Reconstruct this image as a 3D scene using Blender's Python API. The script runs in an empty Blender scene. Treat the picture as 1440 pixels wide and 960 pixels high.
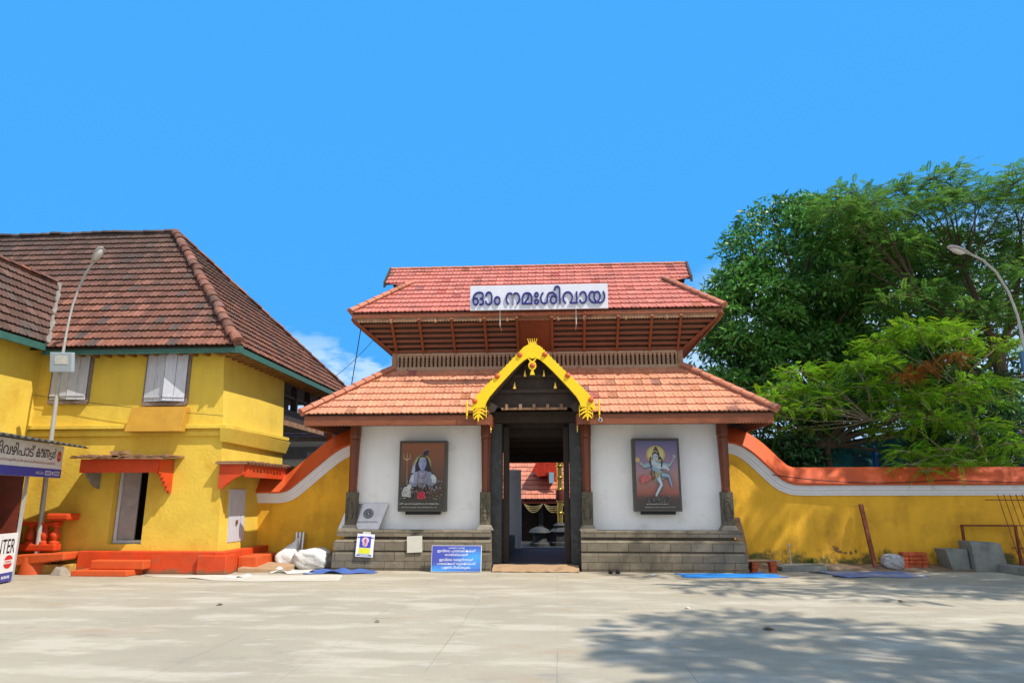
import bpy, bmesh, math, random
import numpy as np
from mathutils import Matrix, Vector
from mathutils.geometry import tessellate_polygon
R = math.radians
random.seed(7)
rng = np.random.default_rng(11)
scene = bpy.context.scene
COL = scene.collection

# ---------------------------------------------------------------- camera, light, exposure
cam = bpy.data.objects.new("camera", bpy.data.cameras.new("camera"))
COL.objects.link(cam)
cam.location = (0, 0, 1.6)
cam.rotation_euler = (R(90 + 12.9), 0, R(3.7))
cam.data.sensor_width = 36
cam.data.lens = 24
cam.data.clip_end = 3000
scene.camera = cam

SUN_EL, SUN_AZ = 55.0, 60.0      # azimuth measured from -Y (towards the camera) round to +X
sd = Vector((math.cos(R(SUN_EL)) * math.sin(R(SUN_AZ)), -math.cos(R(SUN_EL)) * math.cos(R(SUN_AZ)), math.sin(R(SUN_EL))))
sun = bpy.data.objects.new("sun", bpy.data.lights.new("sun", 'SUN'))
COL.objects.link(sun)
sun.data.energy = 4.5
sun.data.angle = R(0.5)
sun.data.color = (1.0, 0.94, 0.84)
sun.rotation_euler = (-sd).to_track_quat('-Z', 'Y').to_euler()

world = bpy.data.worlds.new("World")
scene.world = world
world.use_nodes = True
wt = world.node_tree
bg = wt.nodes['Background']
sky = wt.nodes.new('ShaderNodeTexSky')
sky.sky_type = 'NISHITA'
sky.sun_disc = False
sky.sun_elevation = R(SUN_EL)
sky.sun_rotation = math.atan2(sd.x, sd.y)
sky.air_density = 1.0
sky.dust_density = 0.2
sky.ozone_density = 1.5
def wn(t): return wt.nodes.new(t)
tint = wn('ShaderNodeMix'); tint.data_type = 'RGBA'; tint.blend_type = 'MULTIPLY'
tint.inputs[0].default_value = 1.0
wt.links.new(sky.outputs[0], tint.inputs[6])
tint.inputs[7].default_value = (0.80, 1.20, 1.62, 1)
# pull the sky towards one even clear blue, as in the photograph
even = wn('ShaderNodeMix'); even.data_type = 'RGBA'; even.inputs[0].default_value = 0.92
wt.links.new(tint.outputs[2], even.inputs[6])
even.inputs[7].default_value = (0.78, 4.95, 11.8, 1)
# a few pale low clouds
tc = wn('ShaderNodeTexCoord'); mp = wn('ShaderNodeMapping'); mp.inputs[3].default_value = (1.3, 1.3, 3.0)
nz = wn('ShaderNodeTexNoise'); nz.inputs['Scale'].default_value = 1.9; nz.inputs['Detail'].default_value = 7; nz.inputs['Roughness'].default_value = .55
wt.links.new(tc.outputs['Generated'], mp.inputs[0]); wt.links.new(mp.outputs[0], nz.inputs['Vector'])
cr = wn('ShaderNodeMapRange'); cr.inputs[1].default_value = .50; cr.inputs[2].default_value = .53
wt.links.new(nz.outputs[0], cr.inputs[0])
sep = wn('ShaderNodeSeparateXYZ'); wt.links.new(tc.outputs['Generated'], sep.inputs[0])
el = wn('ShaderNodeMapRange'); el.inputs[1].default_value = .25; el.inputs[2].default_value = .19
wt.links.new(sep.outputs[2], el.inputs[0])
mu = wn('ShaderNodeMath'); mu.operation = 'MULTIPLY'
wt.links.new(cr.outputs[0], mu.inputs[0]); wt.links.new(el.outputs[0], mu.inputs[1])
# and a paler cloud standing behind the trees on the right
sl = wn('ShaderNodeMath'); sl.operation = 'MULTIPLY_ADD'; sl.inputs[1].default_value = -.85; sl.inputs[2].default_value = .02
wt.links.new(sep.outputs[0], sl.inputs[0])
s2 = wn('ShaderNodeMath'); s2.operation = 'ADD'; wt.links.new(sl.outputs[0], s2.inputs[0]); wt.links.new(sep.outputs[2], s2.inputs[1])
s3 = wn('ShaderNodeMath'); s3.operation = 'MULTIPLY_ADD'; s3.inputs[1].default_value = -.35; wt.links.new(nz.outputs[0], s3.inputs[0]); wt.links.new(s2.outputs[0], s3.inputs[2])
s4 = wn('ShaderNodeMapRange'); s4.inputs[1].default_value = -.05; s4.inputs[2].default_value = -.12; wt.links.new(s3.outputs[0], s4.inputs[0])
s6 = wn('ShaderNodeMapRange'); s6.inputs[1].default_value = .345; s6.inputs[2].default_value = .29; wt.links.new(sep.outputs[2], s6.inputs[0])
s7 = wn('ShaderNodeMath'); s7.operation = 'MULTIPLY'; wt.links.new(s4.outputs[0], s7.inputs[0]); wt.links.new(s6.outputs[0], s7.inputs[1])
s5 = wn('ShaderNodeMath'); s5.operation = 'MAXIMUM'; wt.links.new(mu.outputs[0], s5.inputs[0]); wt.links.new(s7.outputs[0], s5.inputs[1])
mu2 = wn('ShaderNodeMath'); mu2.operation = 'MULTIPLY'; mu2.inputs[1].default_value = .8
wt.links.new(s5.outputs[0], mu2.inputs[0])
cl = wn('ShaderNodeMix'); cl.data_type = 'RGBA'
wt.links.new(mu2.outputs[0], cl.inputs[0]); wt.links.new(even.outputs[2], cl.inputs[6])
cl.inputs[7].default_value = (7.0, 9.6, 13.0, 1)
# added fill light: an unseen bank of bright white cloud behind the camera
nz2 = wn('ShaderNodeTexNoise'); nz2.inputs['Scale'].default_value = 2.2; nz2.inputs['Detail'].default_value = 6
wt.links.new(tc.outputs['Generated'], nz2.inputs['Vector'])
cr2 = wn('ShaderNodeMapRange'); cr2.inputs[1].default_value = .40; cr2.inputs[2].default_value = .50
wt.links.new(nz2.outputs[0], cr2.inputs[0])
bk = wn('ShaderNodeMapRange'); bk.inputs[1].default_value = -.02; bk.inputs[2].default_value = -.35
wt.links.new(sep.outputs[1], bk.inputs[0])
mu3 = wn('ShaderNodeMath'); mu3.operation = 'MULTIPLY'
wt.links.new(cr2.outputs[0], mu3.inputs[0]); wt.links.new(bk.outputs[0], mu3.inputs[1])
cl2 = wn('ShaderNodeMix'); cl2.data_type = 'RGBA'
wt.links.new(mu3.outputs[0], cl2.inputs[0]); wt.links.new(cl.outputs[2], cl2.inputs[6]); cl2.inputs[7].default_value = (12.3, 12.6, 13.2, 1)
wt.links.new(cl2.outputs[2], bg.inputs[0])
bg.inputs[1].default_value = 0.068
scene.view_settings.view_transform = 'Standard'
scene.view_settings.look = 'None'
scene.view_settings.exposure = 0.38
scene.view_settings.gamma = 1
scene.cycles.max_bounces = 6
scene.cycles.use_denoising = True

# ---------------------------------------------------------------- materials
MATS = {}
def mat(name, color, rough=.7, var=.12, scale=3.0, bump=.0, bscale=40., dirt=None, dscale=1.2, dlo=.55, dhi=.72,
        metal=0., attr=False, spec=.4, trans=0., stretch=(1, 1, 1), brick=None, streak=0., low=None):
    if name in MATS: return MATS[name]
    m = bpy.data.materials.new(name); m.use_nodes = True
    nt = m.node_tree; N = nt.nodes; L = nt.links
    p = N['Principled BSDF']
    p.inputs['Roughness'].default_value = rough
    p.inputs['Metallic'].default_value = metal
    p.inputs['Specular IOR Level'].default_value = spec
    t = N.new('ShaderNodeTexCoord'); mpn = N.new('ShaderNodeMapping'); mpn.inputs[3].default_value = stretch
    L.new(t.outputs['Object'], mpn.inputs[0])
    co = mpn.outputs[0]
    if attr:
        a = N.new('ShaderNodeAttribute'); a.attribute_name = 'col'; base = a.outputs['Color']
    else:
        rgb = N.new('ShaderNodeRGB'); rgb.outputs[0].default_value = (*color, 1); base = rgb.outputs[0]
    hgt = None
    if brick:
        bw, bh, mort, mcol = brick
        b = N.new('ShaderNodeTexBrick')
        mm = N.new('ShaderNodeMapping'); mm.inputs[2].default_value = (R(90), 0, 0)
        # brick pattern in the X/Z plane
        sx = N.new('ShaderNodeSeparateXYZ'); cx = N.new('ShaderNodeCombineXYZ'); ad = N.new('ShaderNodeMath')
        L.new(t.outputs['Object'], sx.inputs[0]); L.new(sx.outputs[0], ad.inputs[0]); L.new(sx.outputs[1], ad.inputs[1])
        L.new(ad.outputs[0], cx.inputs[0]); L.new(sx.outputs[2], cx.inputs[1]); L.new(cx.outputs[0], b.inputs['Vector'])
        b.inputs['Scale'].default_value = 1; b.inputs['Brick Width'].default_value = bw; b.inputs['Row Height'].default_value = bh
        b.inputs['Mortar Size'].default_value = mort; b.inputs['Mortar Smooth'].default_value = .2
        b.inputs['Color1'].default_value = (*color, 1)
        b.inputs['Color2'].default_value = (*[c * .72 for c in color], 1)
        b.inputs['Mortar'].default_value = (*mcol, 1)
        base = b.outputs['Color']; hgt = b.outputs['Fac']
        N.remove(mm)
    n1 = N.new('ShaderNodeTexNoise'); n1.inputs['Scale'].default_value = scale; n1.inputs['Detail'].default_value = 6
    n1.inputs['Roughness'].default_value = .62
    L.new(co, n1.inputs['Vector'])
    mr = N.new('ShaderNodeMapRange'); mr.inputs[1].default_value = .3; mr.inputs[2].default_value = .7
    mr.inputs[3].default_value = 1 - var; mr.inputs[4].default_value = 1 + var
    L.new(n1.outputs[0], mr.inputs[0])
    mx = N.new('ShaderNodeVectorMath'); mx.operation = 'SCALE'
    L.new(base, mx.inputs[0]); L.new(mr.outputs[0], mx.inputs['Scale'])
    out = mx.outputs[0]
    if dirt:
        n2 = N.new('ShaderNodeTexNoise'); n2.inputs['Scale'].default_value = dscale; n2.inputs['Detail'].default_value = 8
        n2.inputs['Roughness'].default_value = .65
        L.new(co, n2.inputs['Vector'])
        r2 = N.new('ShaderNodeMapRange'); r2.inputs[1].default_value = dlo; r2.inputs[2].default_value = dhi
        L.new(n2.outputs[0], r2.inputs[0])
        m2 = N.new('ShaderNodeMix'); m2.data_type = 'RGBA'
        L.new(r2.outputs[0], m2.inputs[0]); L.new(out, m2.inputs[6]); m2.inputs[7].default_value = (*dirt, 1)
        out = m2.outputs[2]
    if streak > 0:      # rain streaks running down
        ms_ = N.new('ShaderNodeMapping'); ms_.inputs[3].default_value = (4, 4, .5); L.new(t.outputs['Object'], ms_.inputs[0])
        n4 = N.new('ShaderNodeTexNoise'); n4.inputs['Scale'].default_value = 1; n4.inputs['Detail'].default_value = 6; L.new(ms_.outputs[0], n4.inputs['Vector'])
        r4 = N.new('ShaderNodeMapRange'); r4.inputs[1].default_value = .52; r4.inputs[2].default_value = .75; r4.inputs[4].default_value = streak
        L.new(n4.outputs[0], r4.inputs[0])
        m4 = N.new('ShaderNodeMix'); m4.data_type = 'RGBA'; m4.blend_type = 'MULTIPLY'
        L.new(r4.outputs[0], m4.inputs[0]); L.new(out, m4.inputs[6]); m4.inputs[7].default_value = (.55, .48, .42, 1); out = m4.outputs[2]
    if low:             # splash dirt and moss in uneven patches near the ground
        (lc, lz, ln) = low
        s5 = N.new('ShaderNodeSeparateXYZ'); L.new(t.outputs['Object'], s5.inputs[0])
        r5 = N.new('ShaderNodeMapRange'); r5.inputs[1].default_value = lz; r5.inputs[2].default_value = 0; L.new(s5.outputs[2], r5.inputs[0])
        n5 = N.new('ShaderNodeTexNoise'); n5.inputs['Scale'].default_value = ln; n5.inputs['Detail'].default_value = 9; n5.inputs['Roughness'].default_value = .7; L.new(t.outputs['Object'], n5.inputs['Vector'])
        a5 = N.new('ShaderNodeMath'); a5.operation = 'MULTIPLY'; L.new(r5.outputs[0], a5.inputs[0]); L.new(n5.outputs[0], a5.inputs[1])
        r6 = N.new('ShaderNodeMapRange'); r6.inputs[1].default_value = .34; r6.inputs[2].default_value = .46; L.new(a5.outputs[0], r6.inputs[0])
        m5 = N.new('ShaderNodeMix'); m5.data_type = 'RGBA'; L.new(r6.outputs[0], m5.inputs[0]); L.new(out, m5.inputs[6]); m5.inputs[7].default_value = (*lc, 1); out = m5.outputs[2]
    L.new(out, p.inputs['Base Color'])
    rr = N.new('ShaderNodeMapRange'); rr.inputs[3].default_value = max(0, rough - .1); rr.inputs[4].default_value = min(1, rough + .12)
    L.new(n1.outputs[0], rr.inputs[0]); L.new(rr.outputs[0], p.inputs['Roughness'])
    if bump > 0:
        n3 = N.new('ShaderNodeTexNoise'); n3.inputs['Scale'].default_value = bscale; n3.inputs['Detail'].default_value = 5
        L.new(co, n3.inputs['Vector'])
        bp = N.new('ShaderNodeBump'); bp.inputs['Strength'].default_value = min(1, bump); bp.inputs['Distance'].default_value = .02
        L.new(n3.outputs[0], bp.inputs['Height'])
        last = bp
        if hgt:
            b2 = N.new('ShaderNodeBump'); b2.inputs['Strength'].default_value = .8; b2.inputs['Distance'].default_value = .015; b2.invert = True
            L.new(hgt, b2.inputs['Height']); L.new(bp.outputs[0], b2.inputs['Normal']); last = b2
        L.new(last.outputs[0], p.inputs['Normal'])
    if trans > 0:
        tr = N.new('ShaderNodeBsdfTranslucent'); ms = N.new('ShaderNodeMixShader'); ms.inputs[0].default_value = trans
        L.new(out, tr.inputs[0]); L.new(p.outputs[0], ms.inputs[1]); L.new(tr.outputs[0], ms.inputs[2])
        L.new(ms.outputs[0], N['Material Output'].inputs[0])
    MATS[name] = m
    return m

yellow = mat('ochre_limewash', (.68, .475, .060), .85, .10, 1.3, .35, 14, dirt=(.56, .32, .03), dscale=.9, dlo=.52, dhi=.75, streak=.16, low=((.40, .24, .06), 1.0, 3.0))
yellow_wall = mat('ochre_wall_stained', (.74, .40, .026), .85, .14, 1.6, .35, 12, dirt=(.46, .24, .02), dscale=1.1, dlo=.50, dhi=.72, streak=.25, low=((.11, .10, .03), 1.15, 2.2))
orange = mat('orange_paint', (.56, .055, .008), .6, .14, 2.5, .25, 18, dirt=(.36, .085, .03), dscale=2.4, dlo=.52, dhi=.72, low=((.22, .10, .05), .35, 4.0))
capmat = mat('orange_cap_paint', (.56, .085, .016), .65, .15, 2.0, .3, 16, dirt=(.30, .08, .04), dscale=2.2, dlo=.56, dhi=.8)
white = mat('white_limewash', (.86, .855, .84), .85, .04, 2.2, .2, 20, dirt=(.60, .56, .50), dscale=1.4, dlo=.58, dhi=.82, streak=.12)
band = mat('white_band_paint', (.72, .72, .72), .7, .05, 3, .15, 20, dirt=(.45, .43, .42), dscale=3, dlo=.6, dhi=.8)
stone = mat('plinth_stone', (.205, .170, .120), .85, .18, 6, .5, 45, dirt=(.14, .12, .09), dscale=3.5, dlo=.52, dhi=.7, brick=(.46, .205, .006, (.05, .045, .035)))
stone2 = mat('plinth_stone_plain', (.27, .235, .185), .85, .2, 7, .5, 45, dirt=(.15, .13, .10), dscale=3.5, dlo=.52, dhi=.7)
carved = mat('carved_granite', (.10, .085, .055), .6, .25, 10, .7, 60, dirt=(.25, .22, .12), dscale=16, dlo=.6, dhi=.7)
wood = mat('varnished_wood', (.155, .036, .012), .45, .22, 4, .2, 30, stretch=(5, 5, .8), spec=.5)
wood_h = mat('varnished_beam', (.215, .062, .024), .5, .22, 4, .2, 30, stretch=(.8, 5, 5), dirt=(.16, .05, .02), dscale=3)
wood_p = mat('pale_weathered_wood', (.38, .26, .175), .8, .2, 5, .3, 30, dirt=(.16, .08, .05), dscale=5, dlo=.52, dhi=.72)
wood_w = mat('weathered_wood', (.30, .17, .095), .75, .25, 5, .3, 30, dirt=(.12, .06, .04), dscale=4, dlo=.5, dhi=.7)
dark = mat('dark_timber', (.045, .03, .022), .7, .3, 6, .2, 30)
darkstone = mat('dark_door_stone', (.040, .043, .042), .65, .3, 5, .4, 30, dirt=(.10, .10, .095), dscale=6, dlo=.55, dhi=.75)
tilemat = mat('clay_tile', (1, 1, 1), .85, .18, 9, .3, 60, attr=True, dirt=(.10, .06, .045), dscale=1.7, dlo=.56, dhi=.80, streak=.35)
oldtile = mat('old_clay_tile', (1, 1, 1), .9, .22, 7, .5, 50, attr=True, dirt=(.055, .042, .036), dscale=1.1, dlo=.50, dhi=.72)
green = mat('green_fascia', (.035, .115, .09), .6, .15, 4, .2, 30, dirt=(.10, .10, .08), dscale=5)
brass = mat('brass', (.75, .50, .12), .28, .15, 6, .1, 40, metal=1)
gold = mat('yellow_gold_paint', (.86, .56, .004), .4, .06, 5, .1, 30)
boss = mat('terracotta_boss', (.52, .10, .015), .4, .15, 6)
steel = mat('galvanised_steel', (.55, .56, .58), .35, .12, 6, .1, 40, metal=.8)
lampwhite = mat('lamp_shell', (.40, .385, .36), .5, .1, 5)
paint = mat('printed_paint', (1, 1, 1), .5, .05, 8, attr=True)
gloss = mat('printed_vinyl', (1, 1, 1), .38, .03, 8, attr=True)
grey_sh = mat('shutter_paint', (.48, .49, .54), .6, .12, 6, .2, 30, stretch=(4, 4, .7), dirt=(.28, .24, .22), dscale=4, dlo=.6)
rust = mat('rusty_iron', (.17, .045, .018), .8, .3, 12, .3, 50)
conc = mat('grey_concrete', (.20, .21, .19), .9, .2, 4, .5, 30, dirt=(.10, .11, .09), dscale=2.5)
brickm = mat('red_brick', (.40, .075, .025), .9, .3, 12, .6, 40, dirt=(.14, .05, .03), dscale=9)
sackm = mat('woven_sack', (.60, .59, .56), .8, .12, 5, .6, 24, dirt=(.45, .43, .38), dscale=3, dlo=.6)
greysack = mat('grey_plastic_sack', (.38, .39, .40), .5, .25, 8, .4, 20, dirt=(.12, .12, .12), dscale=6, dlo=.5)
cloth = mat('cream_cloth', (.50, .46, .39), .95, .08, 2, .2, 60, dirt=(.40, .35, .28), dscale=2, dlo=.6)
cardboard = mat('cardboard', (.36, .23, .13), .9, .12, 4, .2, 30, dirt=(.22, .15, .09), dscale=3)
blue_t = mat('blue_tarpaulin', (.02, .24, .70), .45, .12, 4, .3, 12)
blue_d = mat('dark_blue_tarpaulin', (.06, .12, .36), .5, .15, 4, .35, 12)
blue_g = mat('dusty_blue_tarpaulin', (.14, .19, .36), .7, .25, 2, .3, 12, dirt=(.34, .32, .30), dscale=1.6, dlo=.48, dhi=.65)
iron_dk = mat('corrugated_iron', (.10, .10, .085), .6, .25, 5, .2, 30, metal=.3)
red_in = mat('dark_red_panel', (.12, .020, .009), .5, .25, 4)
bark = mat('bark', (.10, .07, .045), .9, .3, 8, .6, 20, stretch=(1, 1, .3))
palebark = mat('pale_twig_bark', (.26, .20, .13), .9, .2, 8, .3, 20)
leafm = mat('broad_leaf', (1, 1, 1), .42, .1, 6, attr=True, trans=.28, spec=.5)
featherm = mat('feather_leaf', (1, 1, 1), .6, .1, 6, attr=True, trans=.45, spec=.2)
net = mat('teal_net', (.012, .20, .22), .7, .3, 5, .3, 10, dirt=(.02, .07, .10), dscale=2, dlo=.45, dhi=.6)
bluepost = mat('blue_post_paint', (.01, .10, .45), .5, .15, 5)
black = mat('black_rubber', (.012, .012, .012), .6, .1, 5)
dirtm = mat('earth', (.19, .13, .08), .95, .3, 4, .6, 25, dirt=(.30, .26, .2), dscale=3)
glassy = mat('lamp_glass', (.55, .56, .54), .12, .2, 10, spec=.8)

# ground
def ground_mat():
    m = bpy.data.materials.new('worn_concrete_yard'); m.use_nodes = True
    nt = m.node_tree; N = nt.nodes; L = nt.links; p = N['Principled BSDF']
    t = N.new('ShaderNodeTexCoord')
    def noise(sc, det, ro, stretch=(1, 1, 1), loc=(0, 0, 0)):
        mp = N.new('ShaderNodeMapping'); mp.inputs[3].default_value = stretch; mp.inputs[1].default_value = loc
        L.new(t.outputs['Object'], mp.inputs[0])
        n = N.new('ShaderNodeTexNoise'); n.inputs['Scale'].default_value = sc; n.inputs['Detail'].default_value = det; n.inputs['Roughness'].default_value = ro
        L.new(mp.outputs[0], n.inputs['Vector']); return n.outputs[0]
    def ramp(src, lo, hi, a=0, b=1):
        r = N.new('ShaderNodeMapRange'); r.inputs[1].default_value = lo; r.inputs[2].default_value = hi; r.inputs[3].default_value = a; r.inputs[4].default_value = b
        L.new(src, r.inputs[0]); return r.outputs[0]
    def mix(f, a, b):
        x = N.new('ShaderNodeMix'); x.data_type = 'RGBA'; L.new(f, x.inputs[0])
        if isinstance(a, tuple): x.inputs[6].default_value = (*a, 1)
        else: L.new(a, x.inputs[6])
        if isinstance(b, tuple): x.inputs[7].default_value = (*b, 1)
        else: L.new(b, x.inputs[7])
        return x.outputs[2]
    c = mix(ramp(noise(.35, 8, .6), .35, .65), (.385, .335, .245), (.315, .275, .205))
    c = mix(ramp(noise(1.3, 7, .6, (.5, 1.3, 1)), .50, .62), c, (.44, .39, .30))
    c = mix(ramp(noise(.55, 9, .65, (.8, 1.4, 1), (5, 2, 0)), .55, .68, 0, .8), c, (.34, .26, .17))
    c = mix(ramp(noise(3.3, 6, .6, (.45, 1.2, 1), (1, 9, 0)), .61, .70, 0, .5), c, (.53, .50, .44))
    c = mix(ramp(noise(1.9, 8, .7, (.5, 1, 1), (3, 3, 0)), .58, .70, 0, .7), c, (.22, .205, .18))
    c = mix(ramp(noise(26, 3, .6), .70, .74, 0, .8), c, (.14, .12, .10))
    c = mix(ramp(noise(2.2, 9, .7, (1, 1, 1), (8, 1, 0)), .66, .71, 0, .8), c, (.30, .20, .12))
    # slab joints
    b = N.new('ShaderNodeTexBrick'); b.offset = 0
    wob = N.new('ShaderNodeVectorMath'); wob.operation = 'ADD'
    wn_ = N.new('ShaderNodeTexNoise'); wn_.inputs['Scale'].default_value = 1.5; L.new(t.outputs['Object'], wn_.inputs['Vector'])
    ws = N.new('ShaderNodeVectorMath'); ws.operation = 'SCALE'; ws.inputs['Scale'].default_value = .05
    L.new(wn_.outputs['Color'], ws.inputs[0]); L.new(t.outputs['Object'], wob.inputs[0]); L.new(ws.outputs[0], wob.inputs[1])
    L.new(wob.outputs[0], b.inputs['Vector']); b.inputs['Scale'].default_value = 1
    b.inputs['Brick Width'].default_value = 1.25; b.inputs['Row Height'].default_value = 2.4; b.inputs['Mortar Size'].default_value = .006
    jf = N.new('ShaderNodeMath'); jf.operation = 'MULTIPLY'
    L.new(b.outputs['Fac'], jf.inputs[0]); L.new(ramp(noise(.9, 4, .5, (1, 1, 1), (2, 7, 0)), .42, .62, 0, .5), jf.inputs[1])
    c = mix(jf.outputs[0], c, (.13, .12, .10))
    L.new(c, p.inputs['Base Color'])
    p.inputs['Roughness'].default_value = .85
    bp = N.new('ShaderNodeBump'); bp.inputs['Strength'].default_value = .35; bp.inputs['Distance'].default_value = .02
    ad = N.new('ShaderNodeMath'); ad.operation = 'ADD'
    L.new(noise(14, 6, .6), ad.inputs[0]); L.new(noise(70, 3, .6), ad.inputs[1]); L.new(ad.outputs[0], bp.inputs['Height'])
    L.new(bp.outputs[0], p.inputs['Normal'])
    return m

# ---------------------------------------------------------------- mesh helpers
ORG = Vector((0, 0, 0))
class MB:
    def __init__(s, M=None):
        s.v = []; s.f = []; s.c = []; s.M = M; s.smooth = []
    def add(s, vs, fs, col=(1, 1, 1), smooth=False):
        n = len(s.v)
        if s.M is not None: vs = [s.M @ Vector(p) for p in vs]
        s.v += [tuple(p) for p in vs]
        s.f += [tuple(i + n for i in f) for f in fs]
        s.c += [col] * len(fs); s.smooth += [smooth] * len(fs)
        return s
    def box(s, x0, x1, y0, y1, z0, z1, col=(1, 1, 1)):
        vs = [(x, y, z) for z in (z0, z1) for y in (y0, y1) for x in (x0, x1)]
        return s.add(vs, [(0, 2, 3, 1), (4, 5, 7, 6), (0, 1, 5, 4), (2, 6, 7, 3), (0, 4, 6, 2), (1, 3, 7, 5)], col)
    def hexa(s, b, t, col=(1, 1, 1)):      # four bottom corners, four top corners, same order
        return s.add(list(b) + list(t), [(3, 2, 1, 0), (4, 5, 6, 7), (0, 1, 5, 4), (1, 2, 6, 5), (2, 3, 7, 6), (3, 0, 4, 7)], col)
    def prism(s, pts, ax, a, b, col=(1, 1, 1)):   # polygon extruded along axis: ax 'x' -> pts are (y,z); 'y' -> (x,z); 'z' -> (x,y)
        def mk(p, h):
            return {'x': (h, p[0], p[1]), 'y': (p[0], h, p[1]), 'z': (p[0], p[1], h)}[ax]
        n = len(pts)
        vs = [mk(p, a) for p in pts] + [mk(p, b) for p in pts]
        tri = tessellate_polygon([[Vector((p[0], p[1], 0)) for p in pts]])
        fs = [tuple(t) for t in tri] + [tuple(i + n for i in t[::-1]) for t in tri]
        fs += [(i, (i + 1) % n, (i + 1) % n + n, i + n) for i in range(n)]
        return s.add(vs, fs, col)
    def tube(s, path, rad, seg=8, col=(1, 1, 1), cap=True):
        path = [Vector(p) for p in path]
        if not hasattr(rad, '__len__'): rad = [rad] * len(path)
        vs = []; fs = []
        up = Vector((0, 0, 1))
        for i, p in enumerate(path):
            d = (path[min(i + 1, len(path) - 1)] - path[max(i - 1, 0)]).normalized()
            a = d.cross(up)
            if a.length < 1e-3: a = d.cross(Vector((0, 1, 0)))
            a.normalize(); b = d.cross(a).normalized()
            for k in range(seg):
                t = 2 * math.pi * k / seg
                vs.append(p + (a * math.cos(t) + b * math.sin(t)) * rad[i])
        for i in range(len(path) - 1):
            for k in range(seg):
                k2 = (k + 1) % seg
                fs.append((i * seg + k, i * seg + k2, (i + 1) * seg + k2, (i + 1) * seg + k))
        if cap: fs += [tuple(range(seg)), tuple((len(path) - 1) * seg + k for k in range(seg))[::-1]]
        return s.add(vs, fs, col, True)
    def lathe(s, prof, c, seg=16, col=(1, 1, 1), phase=0., ax='z'):      # prof [(r, h)], around the axis at c
        vs = []; fs = []
        for r, h in prof:
            for k in range(seg):
                t = 2 * math.pi * k / seg + phase
                q = (r * math.cos(t), r * math.sin(t), h)
                if ax == 'y': q = (q[0], h, q[1])
                if ax == 'x': q = (h, q[0], q[1])
                vs.append((c[0] + q[0], c[1] + q[1], c[2] + q[2]))
        for i in range(len(prof) - 1):
            for k in range(seg):
                k2 = (k + 1) % seg
                fs.append((i * seg + k, i * seg + k2, (i + 1) * seg + k2, (i + 1) * seg + k))
        fs += [tuple(range(seg))[::-1], tuple((len(prof) - 1) * seg + k for k in range(seg))]
        return s.add(vs, fs, col, seg > 10)
    def build(s, name, m, parent=None, bevel=0, org=None):
        me = bpy.data.meshes.new(name)
        o_ = ORG if parent is not None else Vector(org if org is not None else (0, 0, 0))
        vs = [(p[0] - o_.x, p[1] - o_.y, p[2] - o_.z) for p in s.v]
        me.from_pydata(vs, [], s.f)
        a = me.color_attributes.new('col', 'FLOAT_COLOR', 'CORNER')
        lt = np.array([len(f) for f in s.f])
        cc = np.ones((len(s.f), 4)); cc[:, :3] = np.array(s.c)[:, :3]
        a.data.foreach_set('color', np.repeat(cc, lt, axis=0).ravel())
        me.polygons.foreach_set('use_smooth', s.smooth)
        me.materials.append(m)
        me.update()
        bm = bmesh.new(); bm.from_mesh(me)
        bmesh.ops.remove_doubles(bm, verts=bm.verts, dist=1e-5)
        if len(s.f) < 60000: bmesh.ops.recalc_face_normals(bm, faces=bm.faces)
        bm.to_mesh(me); bm.free()
        o = bpy.data.objects.new(name, me); COL.objects.link(o)
        if parent is not None: o.parent = parent
        else: o.location = o_
        if any(s.smooth):
            md = o.modifiers.new('es', 'EDGE_SPLIT'); md.split_angle = R(40)
        if bevel:
            b = o.modifiers.new('bevel', 'BEVEL'); b.width = bevel; b.segments = 2; b.limit_method = 'ANGLE'; b.angle_limit = R(40)
        return o

def tag(o, label=None, cat=None, group=None, kind=None):
    if label: o['label'] = label
    if cat: o['category'] = cat
    if group: o['group'] = group
    if kind: o['kind'] = kind
    return o
def thing(name, label, cat, loc, group=None):
    global ORG
    o = bpy.data.objects.new(name, None); COL.objects.link(o); o.location = loc
    o.empty_display_size = .2
    ORG = Vector(loc)
    return tag(o, label, cat, group)
def struct(o): o['kind'] = 'structure'; return o
def copy_tree(o, parent=None):
    c = o.copy(); COL.objects.link(c)
    if parent is not None: c.parent = parent
    for ch in list(o.children): copy_tree(ch, c)
    return c

# writing: outlines of the built-in font, filled contour by contour
BOLD = 0.0
def text_loops(s, res=3):
    c = bpy.data.curves.new('t', 'FONT'); c.body = s; c.resolution_u = res; c.fill_mode = 'NONE'; c.size = 1; c.offset = BOLD
    o = bpy.data.objects.new('t', c); COL.objects.link(o)
    me = bpy.data.meshes.new_from_object(o)
    adj = {}
    for e in me.edges:
        a, b = e.vertices; adj.setdefault(a, []).append(b); adj.setdefault(b, []).append(a)
    seen = set(); loops = []
    for st in sorted(adj):
        if st in seen: continue
        lp = [st]; seen.add(st); cur = st; prev = None
        while True:
            nx = [q for q in adj[cur] if q not in seen]
            if not nx: break
            q = min(nx, key=lambda z: abs(z - cur)) if prev is None else nx[0]
            lp.append(q); seen.add(q); prev, cur = cur, q
        if len(lp) > 2: loops.append([(me.vertices[i].co.x, me.vertices[i].co.y) for i in lp])
    bpy.data.objects.remove(o); bpy.data.curves.remove(c); bpy.data.meshes.remove(me)
    return loops
def area(l): return .5 * sum(l[i][0] * l[(i + 1) % len(l)][1] - l[(i + 1) % len(l)][0] * l[i][1] for i in range(len(l)))
def inside(p, l):
    r = False; n = len(l)
    for i in range(n):
        a, b = l[i], l[(i + 1) % n]
        if (a[1] > p[1]) != (b[1] > p[1]) and p[0] < (b[0] - a[0]) * (p[1] - a[1]) / (b[1] - a[1]) + a[0]: r = not r
    return r
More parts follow.
